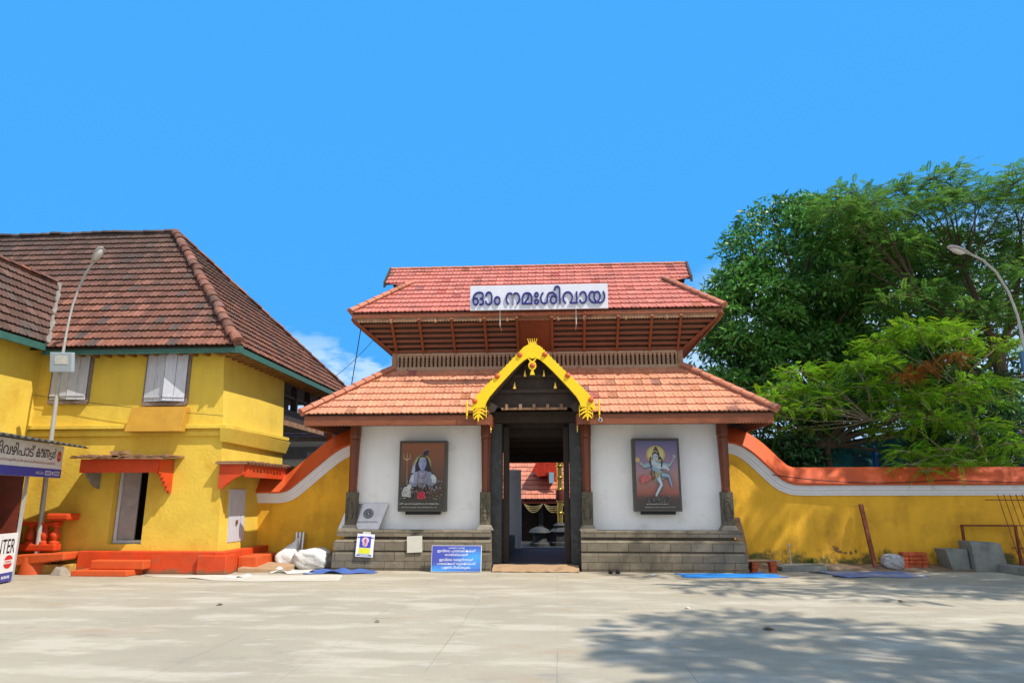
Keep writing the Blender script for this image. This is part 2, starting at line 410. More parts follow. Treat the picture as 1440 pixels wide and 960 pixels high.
def text(mb, s, x, z, w, h, col, M=None, depth=.004, y=0., res=3, slant=0.):
    """write s so that its box is x..x+w, z..z+h in the local XZ plane facing -Y"""
    loops = text_loops(s, res)
    if not loops: return
    xs = [p[0] for l in loops for p in l]; ys = [p[1] for l in loops for p in l]
    x0, x1, y0, y1 = min(xs), max(xs), min(ys), max(ys)
    sx = w / (x1 - x0); sy = h / (y1 - y0) if h else sx
    loops = [[((p[0] - x0) * sx, (p[1] - y0) * sy) for p in l] for l in loops]
    sg = 1 if area(max(loops, key=lambda l: abs(area(l)))) > 0 else -1
    outs = [l for l in loops if area(l) * sg > 0]; holes = [l for l in loops if area(l) * sg <= 0]
    use = {i: [] for i in range(len(outs))}
    for hl in holes:
        cand = [i for i, o in enumerate(outs) if inside(hl[0], o)]
        if cand: use[min(cand, key=lambda i: abs(area(outs[i])))].append(hl)
    for i, o in enumerate(outs):
        polys = [o] + use[i]
        tri = tessellate_polygon([[Vector((a, b, 0)) for a, b in l] for l in polys])
        flat = [p for l in polys for p in l]; n = len(flat)
        yy = y - depth - (i % 3) * .0004
        vs = [(x + a + slant * b, yy, z + b) for a, b in flat] + [(x + a + slant * b, y, z + b) for a, b in flat]
        fs = [tuple(t) for t in tri]
        if depth > .002:
            k = 0
            for l in polys:
                for q in range(len(l)):
                    fs.append((k + q, k + (q + 1) % len(l), k + (q + 1) % len(l) + n, k + q + n))
                k += len(l)
        mb.add(vs, fs, col)

def flat(mb, pts, col, y):        # thin raised colour patch, facing -Y
    n = len(pts)
    tri = tessellate_polygon([[Vector((a, b, 0)) for a, b in pts]])
    mb.add([(a, y, b) for a, b in pts], [tuple(t) for t in tri], col)
def circ(cx, cz, rx, rz=None, n=20, a0=0, a1=360):
    rz = rz or rx
    k = n if a1 - a0 >= 360 else n + 1
    return [(cx + rx * math.cos(R(a0 + (a1 - a0) * i / n)), cz + rz * math.sin(R(a0 + (a1 - a0) * i / n))) for i in range(k)]
def marks(mb, x, z, w, h, col, y):   # lettering too small to read in the photograph
    n = 6
    for i in range(n):
        a = x + w * i / n; flat(mb, [(a, z), (a + w / n * .62, z), (a + w / n * .62, z + h), (a, z + h)], col, y)
def stroke(pts, w):               # a polyline thickened to an outline, w may taper
    out1 = []; out2 = []
    ws = w if hasattr(w, '__len__') else [w] * len(pts)
    for i, p in enumerate(pts):
        a = pts[max(i - 1, 0)]; b = pts[min(i + 1, len(pts) - 1)]
        d = Vector((b[0] - a[0], b[1] - a[1])).normalized(); nrm = (-d.y, d.x)
        out1.append((p[0] + nrm[0] * ws[i] / 2, p[1] + nrm[1] * ws[i] / 2)); out2.append((p[0] - nrm[0] * ws[i] / 2, p[1] - nrm[1] * ws[i] / 2))
    return out1 + out2[::-1]

# tiled roof plane
def tiles(mb, P0, U, V, vlen, umin, umax, w=.23, c=.30, cols=None, lift=.035, wave=.018, jit=0., v_from=0., scallop=.03):
    P0 = Vector(P0); U = Vector(U).normalized(); V = Vector(V).normalized(); Nn = U.cross(V).normalized()
    if Nn.z < 0: Nn = -Nn
    S = (0, .14, .30, .46, .60, .74, .88, 1)
    Hh = (1.0, .55, .10, .25, .62, .12, .22, 1.0)
    rows = max(1, round(vlen / c)); c = vlen / rows
    for j in range(rows):
        v0 = j * c; v1 = v0 + c
        if v0 < v_from - 1e-6: continue
        a0, b0, a1, b1 = umin(v0), umax(v0), umin(v1 - 1e-4), umax(v1 - 1e-4)
        lo = math.floor(min(a0, a1) / w); hi = math.ceil(max(b0, b1) / w)
        rowj = random.uniform(-1, 1) * jit
        for k in range(lo, hi):
            col = cols(j / rows, k)
            t0 = random.uniform(-1, 1) * jit; hj = random.uniform(0, 1) * jit * .6
            bot = []; top = []
            for sidx, sv in enumerate(S):
                u = (k + sv) * w
                ub = min(max(u, a0), b0); ut = min(max(u, a1), b1)
                hh = Hh[sidx] * wave
                vb = v0 - scallop * (.6 - Hh[sidx]) * .6 + t0 * .5
                bot.append((ub, vb, lift + hh + hj)); top.append((ut, v1 + .02, .004 + hh * .8))
            if bot[-1][0] - bot[0][0] < 1e-4 and top[-1][0] - top[0][0] < 1e-4: continue
            vs = []; fs = []
            n = len(S)
            for (u, v, h) in bot: vs.append(P0 + U * u + V * v + Nn * h)
            for (u, v, h) in top: vs.append(P0 + U * u + V * v + Nn * h)
            for (u, v, h) in bot: vs.append(P0 + U * u + V * (v + .004) + Nn * max(-.004, h - .03))
            for i in range(n - 1):
                fs.append((i, i + 1, n + i + 1, n + i)); fs.append((2 * n + i, 2 * n + i + 1, i + 1, i))
            mb.add(vs, fs, col)
def caps(mb, A, B, r=.09, ln=.32, col=lambda: (.4, .15, .09), jit=0., lift=.03):
    A = Vector(A); B = Vector(B); D = (B - A); n = max(1, round(D.length / ln)); d = D.normalized()
    side = d.cross(Vector((0, 0, 1))).normalized(); up = side.cross(d).normalized()
    mb.tube([A + up * lift * .2, B + up * lift * .2], r * .8, 6, col())
    for i in range(n):
        p = A + D * (i / n); q = A + D * ((i + 1) / n) + d * .03
        jp = side * random.uniform(-jit, jit) + up * random.uniform(0, jit)
        vs = []; fs = []; m = 7
        for (c0, rr) in ((p, r * 1.12), (q, r * .88)):
            for k in range(m):
                t = math.pi * k / (m - 1)
                vs.append(c0 + jp + side * rr * math.cos(t) * 1.15 + up * (rr * math.sin(t) * .9 + lift))
        for k in range(m - 1): fs.append((k, k + 1, m + k + 1, m + k))
        fs.append(tuple(range(m))[::-1]); fs.append(tuple(range(m, 2 * m)))
        mb.add(vs, fs, col())
def vary(base, amt, warm=.0):
    def f(*a):
        k = 1 + random.uniform(-amt, amt); w = random.uniform(-warm, warm)
        return (base[0] * k * (1 + w), base[1] * k, base[2] * k * (1 - w))
    return f

# ================================================================ SETTING
g = MB(); g.add([(-1500, -600, 0), (1500, -600, 0), (1500, 2500, 0), (-1500, 2500, 0)], [(0, 1, 2, 3)])
struct(g.build('ground', ground_mat()))
g = MB()          # rough earth verge along the foot of the right wall
pts = []
xs = np.linspace(4.3, 14.5, 30)
for x in xs: pts.append((x, 16.55 + .10 * math.sin(x * 2.1) + .07 * math.sin(x * 5.3)))
vs = [(x, y, .006) for x, y in pts] + [(x, 16.95, .07 + .02 * math.sin(x * 7)) for x in xs] + [(x, 17.40, .09) for x in xs]
n = len(xs)
fs = [(i, i + 1, n + i + 1, n + i) for i in range(n - 1)] + [(n + i, n + i + 1, 2 * n + i + 1, 2 * n + i) for i in range(n - 1)]
g.add(vs, fs, smooth=True)
struct(g.build('earth_verge', dirtm))

# ================================================================ GATEHOUSE
XC = -0.5
gate = thing('temple_gatehouse', 'temple gatehouse with two tiers of red tiled roof, white walls and a dark central doorway', 'gatehouse', (XC, 16, 0))
def worn(base, amt, warm, odd):
    f = vary(base, amt, warm)
    def g_(rr, k):
        c = f(); q = random.random()
        if q < odd: return tuple(a * random.uniform(.45, .75) for a in c)
        if q > 1 - odd * .6: return tuple(min(.8, a * 1.18) for a in c)
        return c
    return g_
TP = worn((.47, .150, .115), .10, .05, .05)      # upper, pinkish
TL = worn((.57, .240, .140), .10, .04, .045)      # lower, salmon
HC = vary((.46, .175, .105), .12, .04)

# plinths
prof = [(16.0, 0), (16.0, .055), (15.985, .06), (15.985, .36), (16.0, .375), (16.0, .405), (16.05, .41), (16.05, .435), (16.0, .44), (16.0, .62), (16.06, .67), (16.19, .675), (16.19, .735), (16.05, .74), (16.05, .86), (16.07, .88), (20, .88), (20, 0)]
for sgn in (-1, 1):
    m = MB()
    def sx(a, b): return (XC + sgn * a, XC + sgn * b) if sgn > 0 else (XC - b, XC - a)
    # mitred: each profile level gets its own outer x
    out = {16.0: 4.64, 15.985: 4.655, 16.05: 4.58, 16.06: 4.57, 16.19: 4.44, 16.07: 4.56, 20: 4.64}
    n = len(prof)
    inner = [(XC + sgn * 1.02, y, z) for y, z in prof]
    outer = [(XC + sgn * (4.64 - (min(y, 16.2) - 16.0)), y, z) for y, z in prof]
    outer[-2] = (XC + sgn * 4.57, 20, .88); outer[-1] = (XC + sgn * 4.64, 20, 0)
    fs = [(i, i + 1, n + i + 1, n + i) for i in range(n - 1)]
    m.add(inner + outer, fs)
    tri = tessellate_polygon([[Vector((y, z, 0)) for y, z in prof]])
    m.add(inner, [tuple(t) for t in tri])
    # outer side courses
    oo = [(a[0], a[1], a[2]) for a in outer[:-2]] + [(a[0], 20, a[2]) for a in outer[:-2]]
    k = n - 2
    m.add(oo, [(i, i + 1, k + i + 1, k + i) for i in range(k - 1)])
    m.build('plinth', stone, gate)
m = MB().box(XC - 1.02, XC + 1.02, 16.25, 21.3, 0, .13)
m.build('threshold', darkstone, gate, .01)

# white walls
m = MB()
for s in (-1, 1):
    a, b = sorted((XC + s * 1.14, XC + s * 4.32))
    m.box(a, b, 16.5, 16.75, .88, 3.45)
    a, b = sorted((XC + s * 4.10, XC + s * 4.32))
    m.box(a, b, 16.75, 21.1, .88, 3.6)
    a, b = sorted((XC + s * 1.14, XC + s * 4.32))
    m.box(a, b, 20.9, 21.1, .13, 3.4)
m.build('white_wall', white, gate)
m = MB()
for s in (-1, 1):
    a, b = sorted((XC + s * 1.14, XC + s * 1.20)); m = MB().box(a, b, 16.76, 20.89, .3, 3.4); m.build('passage_wall', darkstone, gate)
m = MB()                                            # raised side benches of the passage and a pale pillar
m.box(XC - 1.13, XC - .78, 17.6, 21.2, .13, .52); m.box(XC + .82, XC + 1.13, 17.6, 21.2, .13, .52)
m.build('passage_bench', darkstone, gate, .01)
m = MB().box(XC - 1.10, XC - .62, 21.5, 21.8, .0, 2.45)
m.build('passage_pillar', white, gate)
m = MB()                                            # ceiling beams of the passage
for y, z in ((17.0, 3.3), (17.6, 3.12), (18.3, 3.08), (19.2, 3.0), (20.2, 2.9), (21.15, 2.66)):
    m.box(XC - 1.13, XC + 1.13, y, y + .16, z, z + .5)
m.box(XC - 1.13, XC + 1.13, 16.8, 21.3, 3.52, 3.6)
m.build('passage_beam', dark, gate)
# door jambs
for s in (-1, 1):
    a, b = sorted((XC + s * .80, XC + s * 1.12))
    m = MB().box(a, b, 16.35, 16.7, .13, 3.35); m.build('door_jamb', darkstone, gate, .015)
    a, b = sorted((XC + s * .66, XC + s * .795))
    m = MB().box(a, b, 16.75, 17.0, .13, 3.3); m.build('door_jamb', dark, gate, .01)
m = MB().box(XC - 1.2, XC + 1.2, 16.3, 16.75, 3.36, 3.62); m.build('lintel', dark, gate, .01)
# small bracketed beam above the door
m = MB().box(XC - .75, XC + .75, 15.5, 15.6, 3.56, 3.61)
for i in range(5):
    x = XC - .62 + i * .31; m.box(x - .035, x + .035, 15.44, 15.5, 3.55, 3.68)
m.build('bracket_beam', wood_w, gate, .006)

# columns
for dx in (-4.34, -1.17, 1.19, 4.36):
    x = XC + dx
    m = MB().hexa([(x - .20, 16.12, .88), (x + .20, 16.12, .88), (x + .20, 16.48, .88), (x - .20, 16.48, .88)],
                  [(x - .13, 16.16, 1.0), (x + .13, 16.16, 1.0), (x + .13, 16.46, 1.0), (x - .13, 16.46, 1.0)])
    m.build('column_pad', stone2, gate, .01)
    m = MB().box(x - .125, x + .125, 16.18, 16.43, 1.0, 1.74)
    sb = m.build('stone_base', carved, gate, .01)
    m = MB()                                        # carved figure in relief
    for zz, rr in ((1.12, .035), (1.20, .05), (1.30, .055), (1.38, .04), (1.46, .05), (1.54, .045), (1.62, .03)):
        m.lathe([(0, -.01), (rr, 0), (rr * .7, .02), (0, .03)][::-1], (x + random.uniform(-.015, .015), 16.17 - .0, zz), 8, ax='y')
    m.tube([(x - .07, 16.17, 1.1), (x - .09, 16.16, 1.35), (x - .05, 16.16, 1.6)], .014, 6)
    m.tube([(x + .06, 16.17, 1.15), (x + .08, 16.16, 1.3), (x + .02, 16.16, 1.5)], .014, 6)
    m.build('carving', carved, sb)
    m = MB()
    m.lathe([(.10, 1.74), (.105, 1.78), (.095, 1.84), (.10, 1.9), (.12, 2.9), (.13, 2.95), (.12, 3.0), (.135, 3.05), (.135, 3.3)], (x, 16.3, 0), 8, phase=R(22.5))
    m.build('wooden_shaft', wood, gate)
# beam on the columns
for s in (-1, 1):
    a, b = sorted((XC + s * 1.0, XC + s * 4.5))
    m = MB().box(a, b, 16.2, 16.4, 3.3, 3.5)
    if s: m.build('wall_beam', wood_h, gate, .01)

# lower roof  (eave y 15.3, z 3.46; top y 17, z 4.78)
EY, EZ, EXH = 15.3, 3.46, 5.34
TY, TZ, TXH = 17.0, 4.78, 3.66
pv = Vector((0, TY - EY, TZ - EZ)); vl = pv.length
hipf = (EXH - TXH) / vl
GHW, GZ0, GZ1 = 1.30, 3.50, 4.98     # gablet half width, foot height, ridge height
def ghw(v):
    z = EZ + v / vl * (TZ - EZ)
    return max(.0, GHW * (GZ1 - z) / (GZ1 - GZ0)) if z > GZ0 else 1.0 + (z - EZ) * 6
m = MB()
tiles(m, (XC, EY, EZ), (1, 0, 0), pv, vl, lambda v: -EXH + hipf * v, lambda v: -min(1.28, ghw(v)), .215, .29, TL, jit=.006)
tiles(m, (XC, EY, EZ), (1, 0, 0), pv, vl, lambda v: min(1.28, ghw(v)), lambda v: EXH - hipf * v, .215, .29, TL, jit=.006)
YB = 22.3; TYB = 20.6
for s in (-1, 1):
    sv = Vector((-s * (EXH - TXH), 0, TZ - EZ)); svl = sv.length
    tiles(m, (XC + s * EXH, 18.8, EZ), (0, 1, 0), sv, svl, lambda v: -3.5 + 1.7 * v / svl, lambda v: 3.5 - 1.7 * v / svl, .215, .29, TL, jit=.006)
bv = Vector((0, TYB - YB, TZ - EZ))
tiles(m, (XC, YB, EZ), (1, 0, 0), bv, bv.length, lambda v: -EXH + hipf * v, lambda v: EXH - hipf * v, .43, .29, TL)
lowroof = m.build('lower_roof', tilemat, gate)
for s in (-1, 1):
    m = MB(); caps(m, (XC + s * EXH, EY, EZ + .02), (XC + s * TXH, TY, TZ + .02), .10, .30, HC); m.build('hip_cap', tilemat, lowroof)
    m = MB(); caps(m, (XC + s * EXH, YB, EZ + .02), (XC + s * TXH, TYB, TZ + .02), .10, .30, HC); m.build('hip_cap', tilemat, lowroof)
# roof underside (boarding)
m = MB()
d = .03
def P(x, y, z): return (x, y, z - d)
for s in (-1, 1):
    m.add([P(XC + s * EXH, EY, EZ), P(XC + s * 1.0, EY, EZ), P(XC + s * 1.0, TY, TZ), P(XC + s * TXH, TY, TZ)], [(0, 1, 2, 3)])
    m.add([P(XC + s * EXH, EY, EZ), P(XC + s * TXH, TY, TZ), P(XC + s * TXH, TYB, TZ), P(XC + s * EXH, YB, EZ)], [(0, 1, 2, 3)])
m.add([P(XC - EXH, YB, EZ), P(XC + EXH, YB, EZ), P(XC + TXH, TYB, TZ), P(XC - TXH, TYB, TZ)], [(0, 1, 2, 3)])
m.build('roof_boarding', dark, lowroof)
m = MB()      # rafters below the eaves
for i in range(36):
    x = XC - 5.1 + i * .29
    if abs(x - XC) < 1.05: continue
    q = min(1, (EXH - abs(x - XC)) / (EXH - TXH)) * 1.1
    m = MB(); m.hexa([(x - .03, EY + .06, EZ - .13), (x + .03, EY + .06, EZ - .13), (x + .03, EY + .06 + q, EZ - .13 + q * .776), (x - .03, EY + .06 + q, EZ - .13 + q * .776)],
           [(x - .03, EY + .06, EZ - .04), (x + .03, EY + .06, EZ - .04), (x + .03, EY + .06 + q, EZ - .04 + q * .776), (x - .03, EY + .06 + q, EZ - .04 + q * .776)])
    m.build('rafter', dark, lowroof)
# fascia boards, scalloped lower edge
def fascia(m, a, b, z0, z1, y, step=.07, tooth=.025):
    n = max(1, int(abs(b - a) / step)); pts = []
    for i in range(n):
        u0 = a + (b - a) * i / n; u1 = a + (b - a) * (i + 1) / n
        pts += [(u0, z0 + tooth), (u0 * .7 + u1 * .3, z0), (u0 * .3 + u1 * .7, z0)]
    pts += [(b, z0 + tooth), (b, z1), (a, z1)]
    return pts
m = MB()
for s in (-1, 1):
    a, b = sorted((XC + s * .97, XC + s * 5.27))
    m.prism(fascia(m, a, b, 3.20, 3.44, 0), 'y', EY + .03, EY + .07)
    y0, y1 = EY + .07, YB - .05
    x0 = XC + s * 5.25
    m.prism(fascia(m, y0, y1, 3.20, 3.44, 0), 'x', x0 - .02, x0 + .02)
    x1 = XC + s * .97
    m.box(x1 - .02, x1 + .02, EY + .075, EY + .75, 3.18, 3.44)
m.build('eave_fascia', wood_h, lowroof)
m = MB()
for s in (-1, 1):
    m = MB(); m.lathe([(.0, 3.02), (.018, 3.04), (.008, 3.07), (.026, 3.10), (.012, 3.13), (.02, 3.17)], (XC + s * .97, EY + .05, 0), 10); m.build('fascia_pendant', brass, lowroof)

# gablet over the doorway
m = MB()
GY = 15.24
for s in (-1, 1):
    # slope runs from foot up to ridge; courses run along Y
    foot = Vector((XC + s * GHW, 0, GZ0)); 
    V = Vector((-s * GHW, 0, GZ1 - GZ0)); L_ = V.length
    yb = lambda v, L_=L_: EY + (GZ0 + v / L_ * (GZ1 - GZ0) - EZ) / (TZ - EZ) * (TY - EY)
    tiles(m, (foot.x, 0, foot.z), (0, 1, 0), V, L_, lambda v: GY, lambda v: min(16.98, yb(v) + .12), .215, .26, TL)
caps(m, (XC, GY - .02, GZ1 + .0), (XC, 17.0, GZ1 + .0), .08, .28, HC)
gb = m.build('gablet_roof', tilemat, gate)
m = MB()
for s in (-1, 1):
    m.hexa([(XC + s * GHW, GY, GZ0 - .1), (XC, GY, GZ1 - .12), (XC, 17.0, GZ1 - .12), (XC + s * GHW, 15.5, GZ0 - .1)],
           [(XC + s * GHW, GY, GZ0 - .04), (XC, GY, GZ1 - .05), (XC, 17.0, GZ1 - .05), (XC + s * GHW, 15.5, GZ0 - .04)])
m.prism([(XC - 1.05, 3.62), (XC + 1.05, 3.62), (XC + .9, 3.9), (XC, 4.82), (XC - .9, 3.9)], 'y', 15.62, 15.68)  # added screen, keeps sun from passing through the mouth onto the wall
for z, w in ((3.95, 1.0), (4.3, .62)):
    m.box(XC - w * .8, XC + w * .8, 15.52, 15.60, z, z + .08)
for s in (-1, 1):          # carved brackets at the mouth
    m.prism([(XC + s * 1.18, 3.45), (XC + s * .9, 3.5), (XC + s * .82, 3.62), (XC + s * 1.0, 3.75), (XC + s * 1.02, 3.95), (XC + s * 1.15, 3.75)], 'y', 15.35, 15.5)
m.build('gablet_frame', dark, gb)
# yellow barge boards
SC = .01622
def gp(dx, y): return (XC - .02 + dx * SC, 5.05 - (y - 482) * SC)
outer = [(0, 484), (6, 486), (12, 489), (22, 499), (38, 516), (54, 532), (68, 546), (77, 556), (83, 566), (86, 573), (87, 577), (83, 577), (80, 574)]
inner = [(66, 573), (64, 566), (60, 559), (50, 547), (40, 536), (28, 523), (18, 513), (11, 507), (5, 504), (0, 505)]
m = MB()
poly = [gp(x, y) for x, y in outer + inner] + [gp(-x, y) for x, y in (outer + inner)[::-1] if x > 0]
m.prism(poly, 'y', GY - .08, GY - .02)
for s in (-1, 1):       # serrated top edge
    for t in np.linspace(0.04, .96, 40):
        a = np.interp(t * 12, range(13), [p[0] for p in outer]); b = np.interp(t * 12, range(13), [p[1] for p in outer])
        if b > 566: continue
        q = gp(s * a, b); m.lathe([(.0, -.02), (.014, -.008), (.014, .008), (0, .02)], (q[0] + s * .004, GY - .05, q[1] + .008), 6, ax='y')
barge = m.build('barge_board', gold, gate, .006)
m = MB()
for s in (-1, 1):       # leaf ornament at the feet, with gaps between the leaflets
    m = MB()
    cx = s * 74
    for k, (dx0, dy0, dx1, dy1) in enumerate([(0, 572, -9, 574), (0, 575, -10, 579), (0, 579, -9, 584), (1, 583, -6, 589), (1, 584, 1, 592), (1, 583, 7, 589), (1, 579, 8, 584), (2, 575, 7, 579)]):
        a = gp(cx + dx0 * s, dy0); b = gp(cx + dx1 * s, dy1); mid = ((a[0] + b[0]) / 2, (a[1] + b[1]) / 2 + .012)
        m.prism(stroke([a, mid, b], [.045, .04, .018]), 'y', GY - .07 - .002 * k, GY - .03)
    a = gp(cx, 568); b = gp(cx + s * 1, 588)
    m.prism(stroke([a, b], [.13, .05]), 'y', GY - .064, GY - .035)
    for xx in (cx - s * 10, cx + s * 8):
        a = gp(xx, 571); b = gp(xx + 0, 587)
        m.prism(stroke([a, b], .014), 'y', GY - .06, GY - .04)
    m.build('foot_ornament', gold, barge)
m = MB()
for s in (-1, 1):
    q = gp(s * 91, 573); m = MB()
    m.lathe([(0, q[1] - .26), (.012, q[1] - .24), (.006, q[1] - .2), (.02, q[1] - .18), (.02, q[1] + .10), (.012, q[1] + .14), (0, q[1] + .16)], (q[0], GY - .05, 0), 8); m.build('side_finial', gold, barge)
m = MB()
q = gp(0, 484)
m.box(q[0] - .09, q[0] + .09, GY - .06, GY - .03, q[1], q[1] + .025)
for dx in (-.09, -.045, 0, .045, .09):
    m.tube([(q[0] + dx * .6, GY - .045, q[1]), (q[0] + dx, GY - .045, q[1] + .07), (q[0] + dx * 1.15, GY - .045, q[1] + .11)], [.012, .009, .006], 6)
    m.lathe([(0, -.014), (.014, 0), (0, .014)], (q[0] + dx * 1.15, GY - .045, q[1] + .12), 8)
m.build('crown_finial', gold, barge)
m = MB()
q = gp(0, 515)
m.prism(circ(q[0], q[1], .09, .105, 24), 'y', GY - .085, GY - .04)
m.prism([(q[0] - .02, q[1] - .09), (q[0] + .02, q[1] - .09), (q[0] + .055, q[1] - .21), (q[0] - .055, q[1] - .21)], 'y', GY - .08, GY - .045)
for s in (-1, 1):
    m.prism(stroke([(q[0] + s * .02, q[1] + .10), (q[0] + s * .06, q[1] + .13), (q[0] + s * .09, q[1] + .17), (q[0] + s * .07, q[1] + .19)], [.03, .03, .02, .012]), 'y', GY - .08, GY - .045)
med = m.build('medallion', gold, barge)
m = MB(); m.lathe([(.062, 0), (.058, -.015), (.04, -.03), (0, -.038)], (q[0], GY - .085, q[1]), 18, ax='y'); m.build('medallion_boss', boss, med)
for s in (-1, 1):
    for (dx, y) in ((17.5, 499.5), (49, 529.5), (80, 564)):
        q = gp(s * dx, y); m = MB()
        m.lathe([(.062, 0), (.060, -.016), (.045, -.034), (.02, -.042), (0, -.044)], (q[0], GY - .081, q[1]), 16, ax='y'); m.build('boss', boss, barge)
# brass lamps hung in the gablet mouth
for dx, z in ((-.44, 4.02), (.50, 4.02), (-.2, 4.3), (.24, 4.3)):
    k = .8 if z > 4.2 else 1
    l = thing('hanging_brass_lamp', ('small ' if k < 1 else '') + 'brass bell hanging in the gablet above the doorway, ' + ('upper' if k < 1 else 'lower') + (' left' if dx < 0 else ' right') + ' of four', 'bell', (XC + dx, 15.42, z), 'brass bells under the gablet')
    m = MB(); m.lathe([(0, z + .0), (.07 * k, z), (.06 * k, z + .05), (.035 * k, z + .13), (.018, z + .17), (0, z + .2)], (XC + dx, 15.42, 0), 14); m.build('bell_cup', brass, l)
    m = MB(); m.tube([(XC + dx, 15.42, z + .18), (XC + dx, 15.42, 4.80 - abs(dx) * 1.1)], .006, 5); m.build('chain', rust, l)
ORG = Vector(gate.location)

# balustrade storey and leaning louvres
BZ0, BZ1, BXH = 4.82, 5.17, 3.66
m = MB().box(XC - BXH + .06, XC + BXH - .06, 17.07, 20.5, 4.5, 5.9); m.build('upper_core', dark, gate)
m = MB()
for z0, z1 in ((BZ0 - .05, BZ0 + .03), (BZ1 - .02, BZ1 + .05)):
    m.box(XC - BXH, XC + BXH, 16.96, 17.04, z0, z1)
    for s in (-1, 1):
        a, b = sorted((XC + s * BXH, XC + s * (BXH - .07))); m.box(a, b, 17.05, 20.6, z0, z1)
m.build('balustrade_rail', wood_p, gate, .004)
for s in (-1, 1):
    x = XC + s * (BXH - .04); MB().box(x - .06, x + .06, 16.93, 17.05, BZ0 - .05, BZ1 + .06).build('corner_post', wood_w, gate, .006)
bal = None
nb = 66
zz = [BZ0 + .03, BZ0 + .05, BZ0 + .07, BZ0 + .10, BZ0 + .13, BZ0 + .16, BZ0 + .19, BZ0 + .22, BZ0 + .25, BZ0 + .28, BZ0 + .30, BZ1 - .02]
rr = [.048, .048, .024, .045, .026, .047, .026, .047, .026, .045, .046, .048]
m = MB(); m.lathe(list(zip(rr, zz)), (XC - BXH + .12, 17.0, 0), 8); b0 = m.build('baluster', wood_p, gate)
for i in range(1, nb):
    c = b0.copy(); COL.objects.link(c); c.parent = gate; c.location.x = i * (2 * BXH - .24) / (nb - 1)
# leaning louvre wall
LZ0, LZ1, LXT, LYT = 5.22, 5.92, 4.50, 16.24
def lean(u, t, back=0.):          # u in -1..1 along the front, t 0..1 upwards
    xh = BXH + (LXT - BXH) * t
    return (XC + u * xh, 17.0 + (LYT - 17.0) * t + back, LZ0 + (LZ1 - LZ0) * t)
m = MB()
bp_ = [lean(-1, 0, .07), lean(1, 0, .07), lean(1, 1, .07), lean(-1, 1, .07)]
m.add(bp_, [(0, 1, 2, 3)])
for s in (-1, 1):
    m.add([(XC + s * (BXH - .07), 17.0, LZ0), (XC + s * (BXH - .07), 20.6, LZ0), (XC + s * (LXT - .07), 21.36, LZ1), (XC + s * (LXT - .07), LYT, LZ1)], [(0, 1, 2, 3)])
m.build('louvre_backing', dark, gate)
rail_x = [-4.6, -3.56, -2.86, -2.05, -1.23, -.43, .43, 1.23, 2.05, 2.86, 3.56, 4.6]
def leanx(dx, t, back=0.):
    q = lean(0, t, back); lim = BXH + (LXT - BXH) * t - .02
    return (XC + max(-lim, min(lim, dx)), q[1], q[2])
for i in range(len(rail_x) - 1):
    if i == 5: continue
    m = MB()
    for k in range(6):
        t0 = .03 + k * .155; t1 = t0 + .085
        ua, ub = rail_x[i], rail_x[i + 1]
        xa0 = leanx(ua, t0); xb0 = leanx(ub, t0); xa1 = leanx(ua, t1); xb1 = leanx(ub, t1)
        m.hexa([(xa0[0], xa0[1] - .05, xa0[2]), (xb0[0], xb0[1] - .05, xb0[2]), (xb0[0], xb0[1] - .035, xb0[2] - .012), (xa0[0], xa0[1] - .035, xa0[2] - .012)],
               [(xa1[0], xa1[1] + .02, xa1[2]), (xb1[0], xb1[1] + .02, xb1[2]), (xb1[0], xb1[1] + .035, xb1[2] - .012), (xa1[0], xa1[1] + .035, xa1[2] - .012)])
    m.build('louvre_panel', wood_h, gate)
for s in (-1, 1):
    m = MB()
    for k in range(6):
        t0 = .03 + k * .155; t1 = t0 + .085
        def sp(t, off, y1): return (XC + s * (BXH + (LXT - BXH) * t + off), (17.0 + (LYT - 17.0) * t) if not y1 else 20.6 - (LYT - 17.0) * t, LZ0 + (LZ1 - LZ0) * t)
        m.hexa([sp(t0, .05, 0), sp(t0, .05, 1), sp(t0, .035, 1), sp(t0, .035, 0)], [sp(t1, -.02, 0), sp(t1, -.02, 1), sp(t1, -.035, 1), sp(t1, -.035, 0)])
    m.build('louvre_panel', wood_h, gate)
for u in rail_x[1:-1]:
    a = leanx(u, .0, -.06); b = leanx(u, 1.0, -.06); m = MB()
    pts = [Vector(a).lerp(Vector(b), t) for t in np.linspace(0, 1, 9)]
    m.tube(pts, [.042, .03, .042, .03, .038, .03, .042, .03, .042], 8); m.build('louvre_strut', wood_h, gate)
for s in (-1, 1):
    a = Vector(lean(s * 1.0, -.02, -.03)); b = Vector(lean(s * 1.0, 1.05, -.03)); m = MB(); m.tube([a, b], .055, 4); m.build('corner_strut', wood, gate)
# the red shutter in the middle
a0 = leanx(-.40, 0, -.03); b0_ = leanx(.40, 0, -.03); a1 = leanx(-.40, 1, -.03); b1_ = leanx(.40, 1, -.03)
m = MB(); m.hexa([a0, b0_, (b0_[0], b0_[1] + .05, b0_[2]), (a0[0], a0[1] + .05, a0[2])], [a1, b1_, (b1_[0], b1_[1] + .05, b1_[2]), (a1[0], a1[1] + .05, a1[2])])
for f0, f1 in ((.02, .45), (.55, .98)):
    xa = a0[0] + (b0_[0] - a0[0]) * f0; xb = a0[0] + (b0_[0] - a0[0]) * f1
    def lp(x, t, o=.0): q = lean(0, t, -.03); return (x, q[1] - o, q[2])
    m.hexa([lp(xa + .03, .15), lp(xb - .03, .15), lp(xb - .03, .15, -.02), lp(xa + .03, .15, -.02)], [lp(xa + .03, .85, .012), lp(xb - .03, .85, .012), lp(xb - .03, .85, -.02), lp(xa + .03, .85, -.02)])
m.build('centre_shutter', wood, gate)
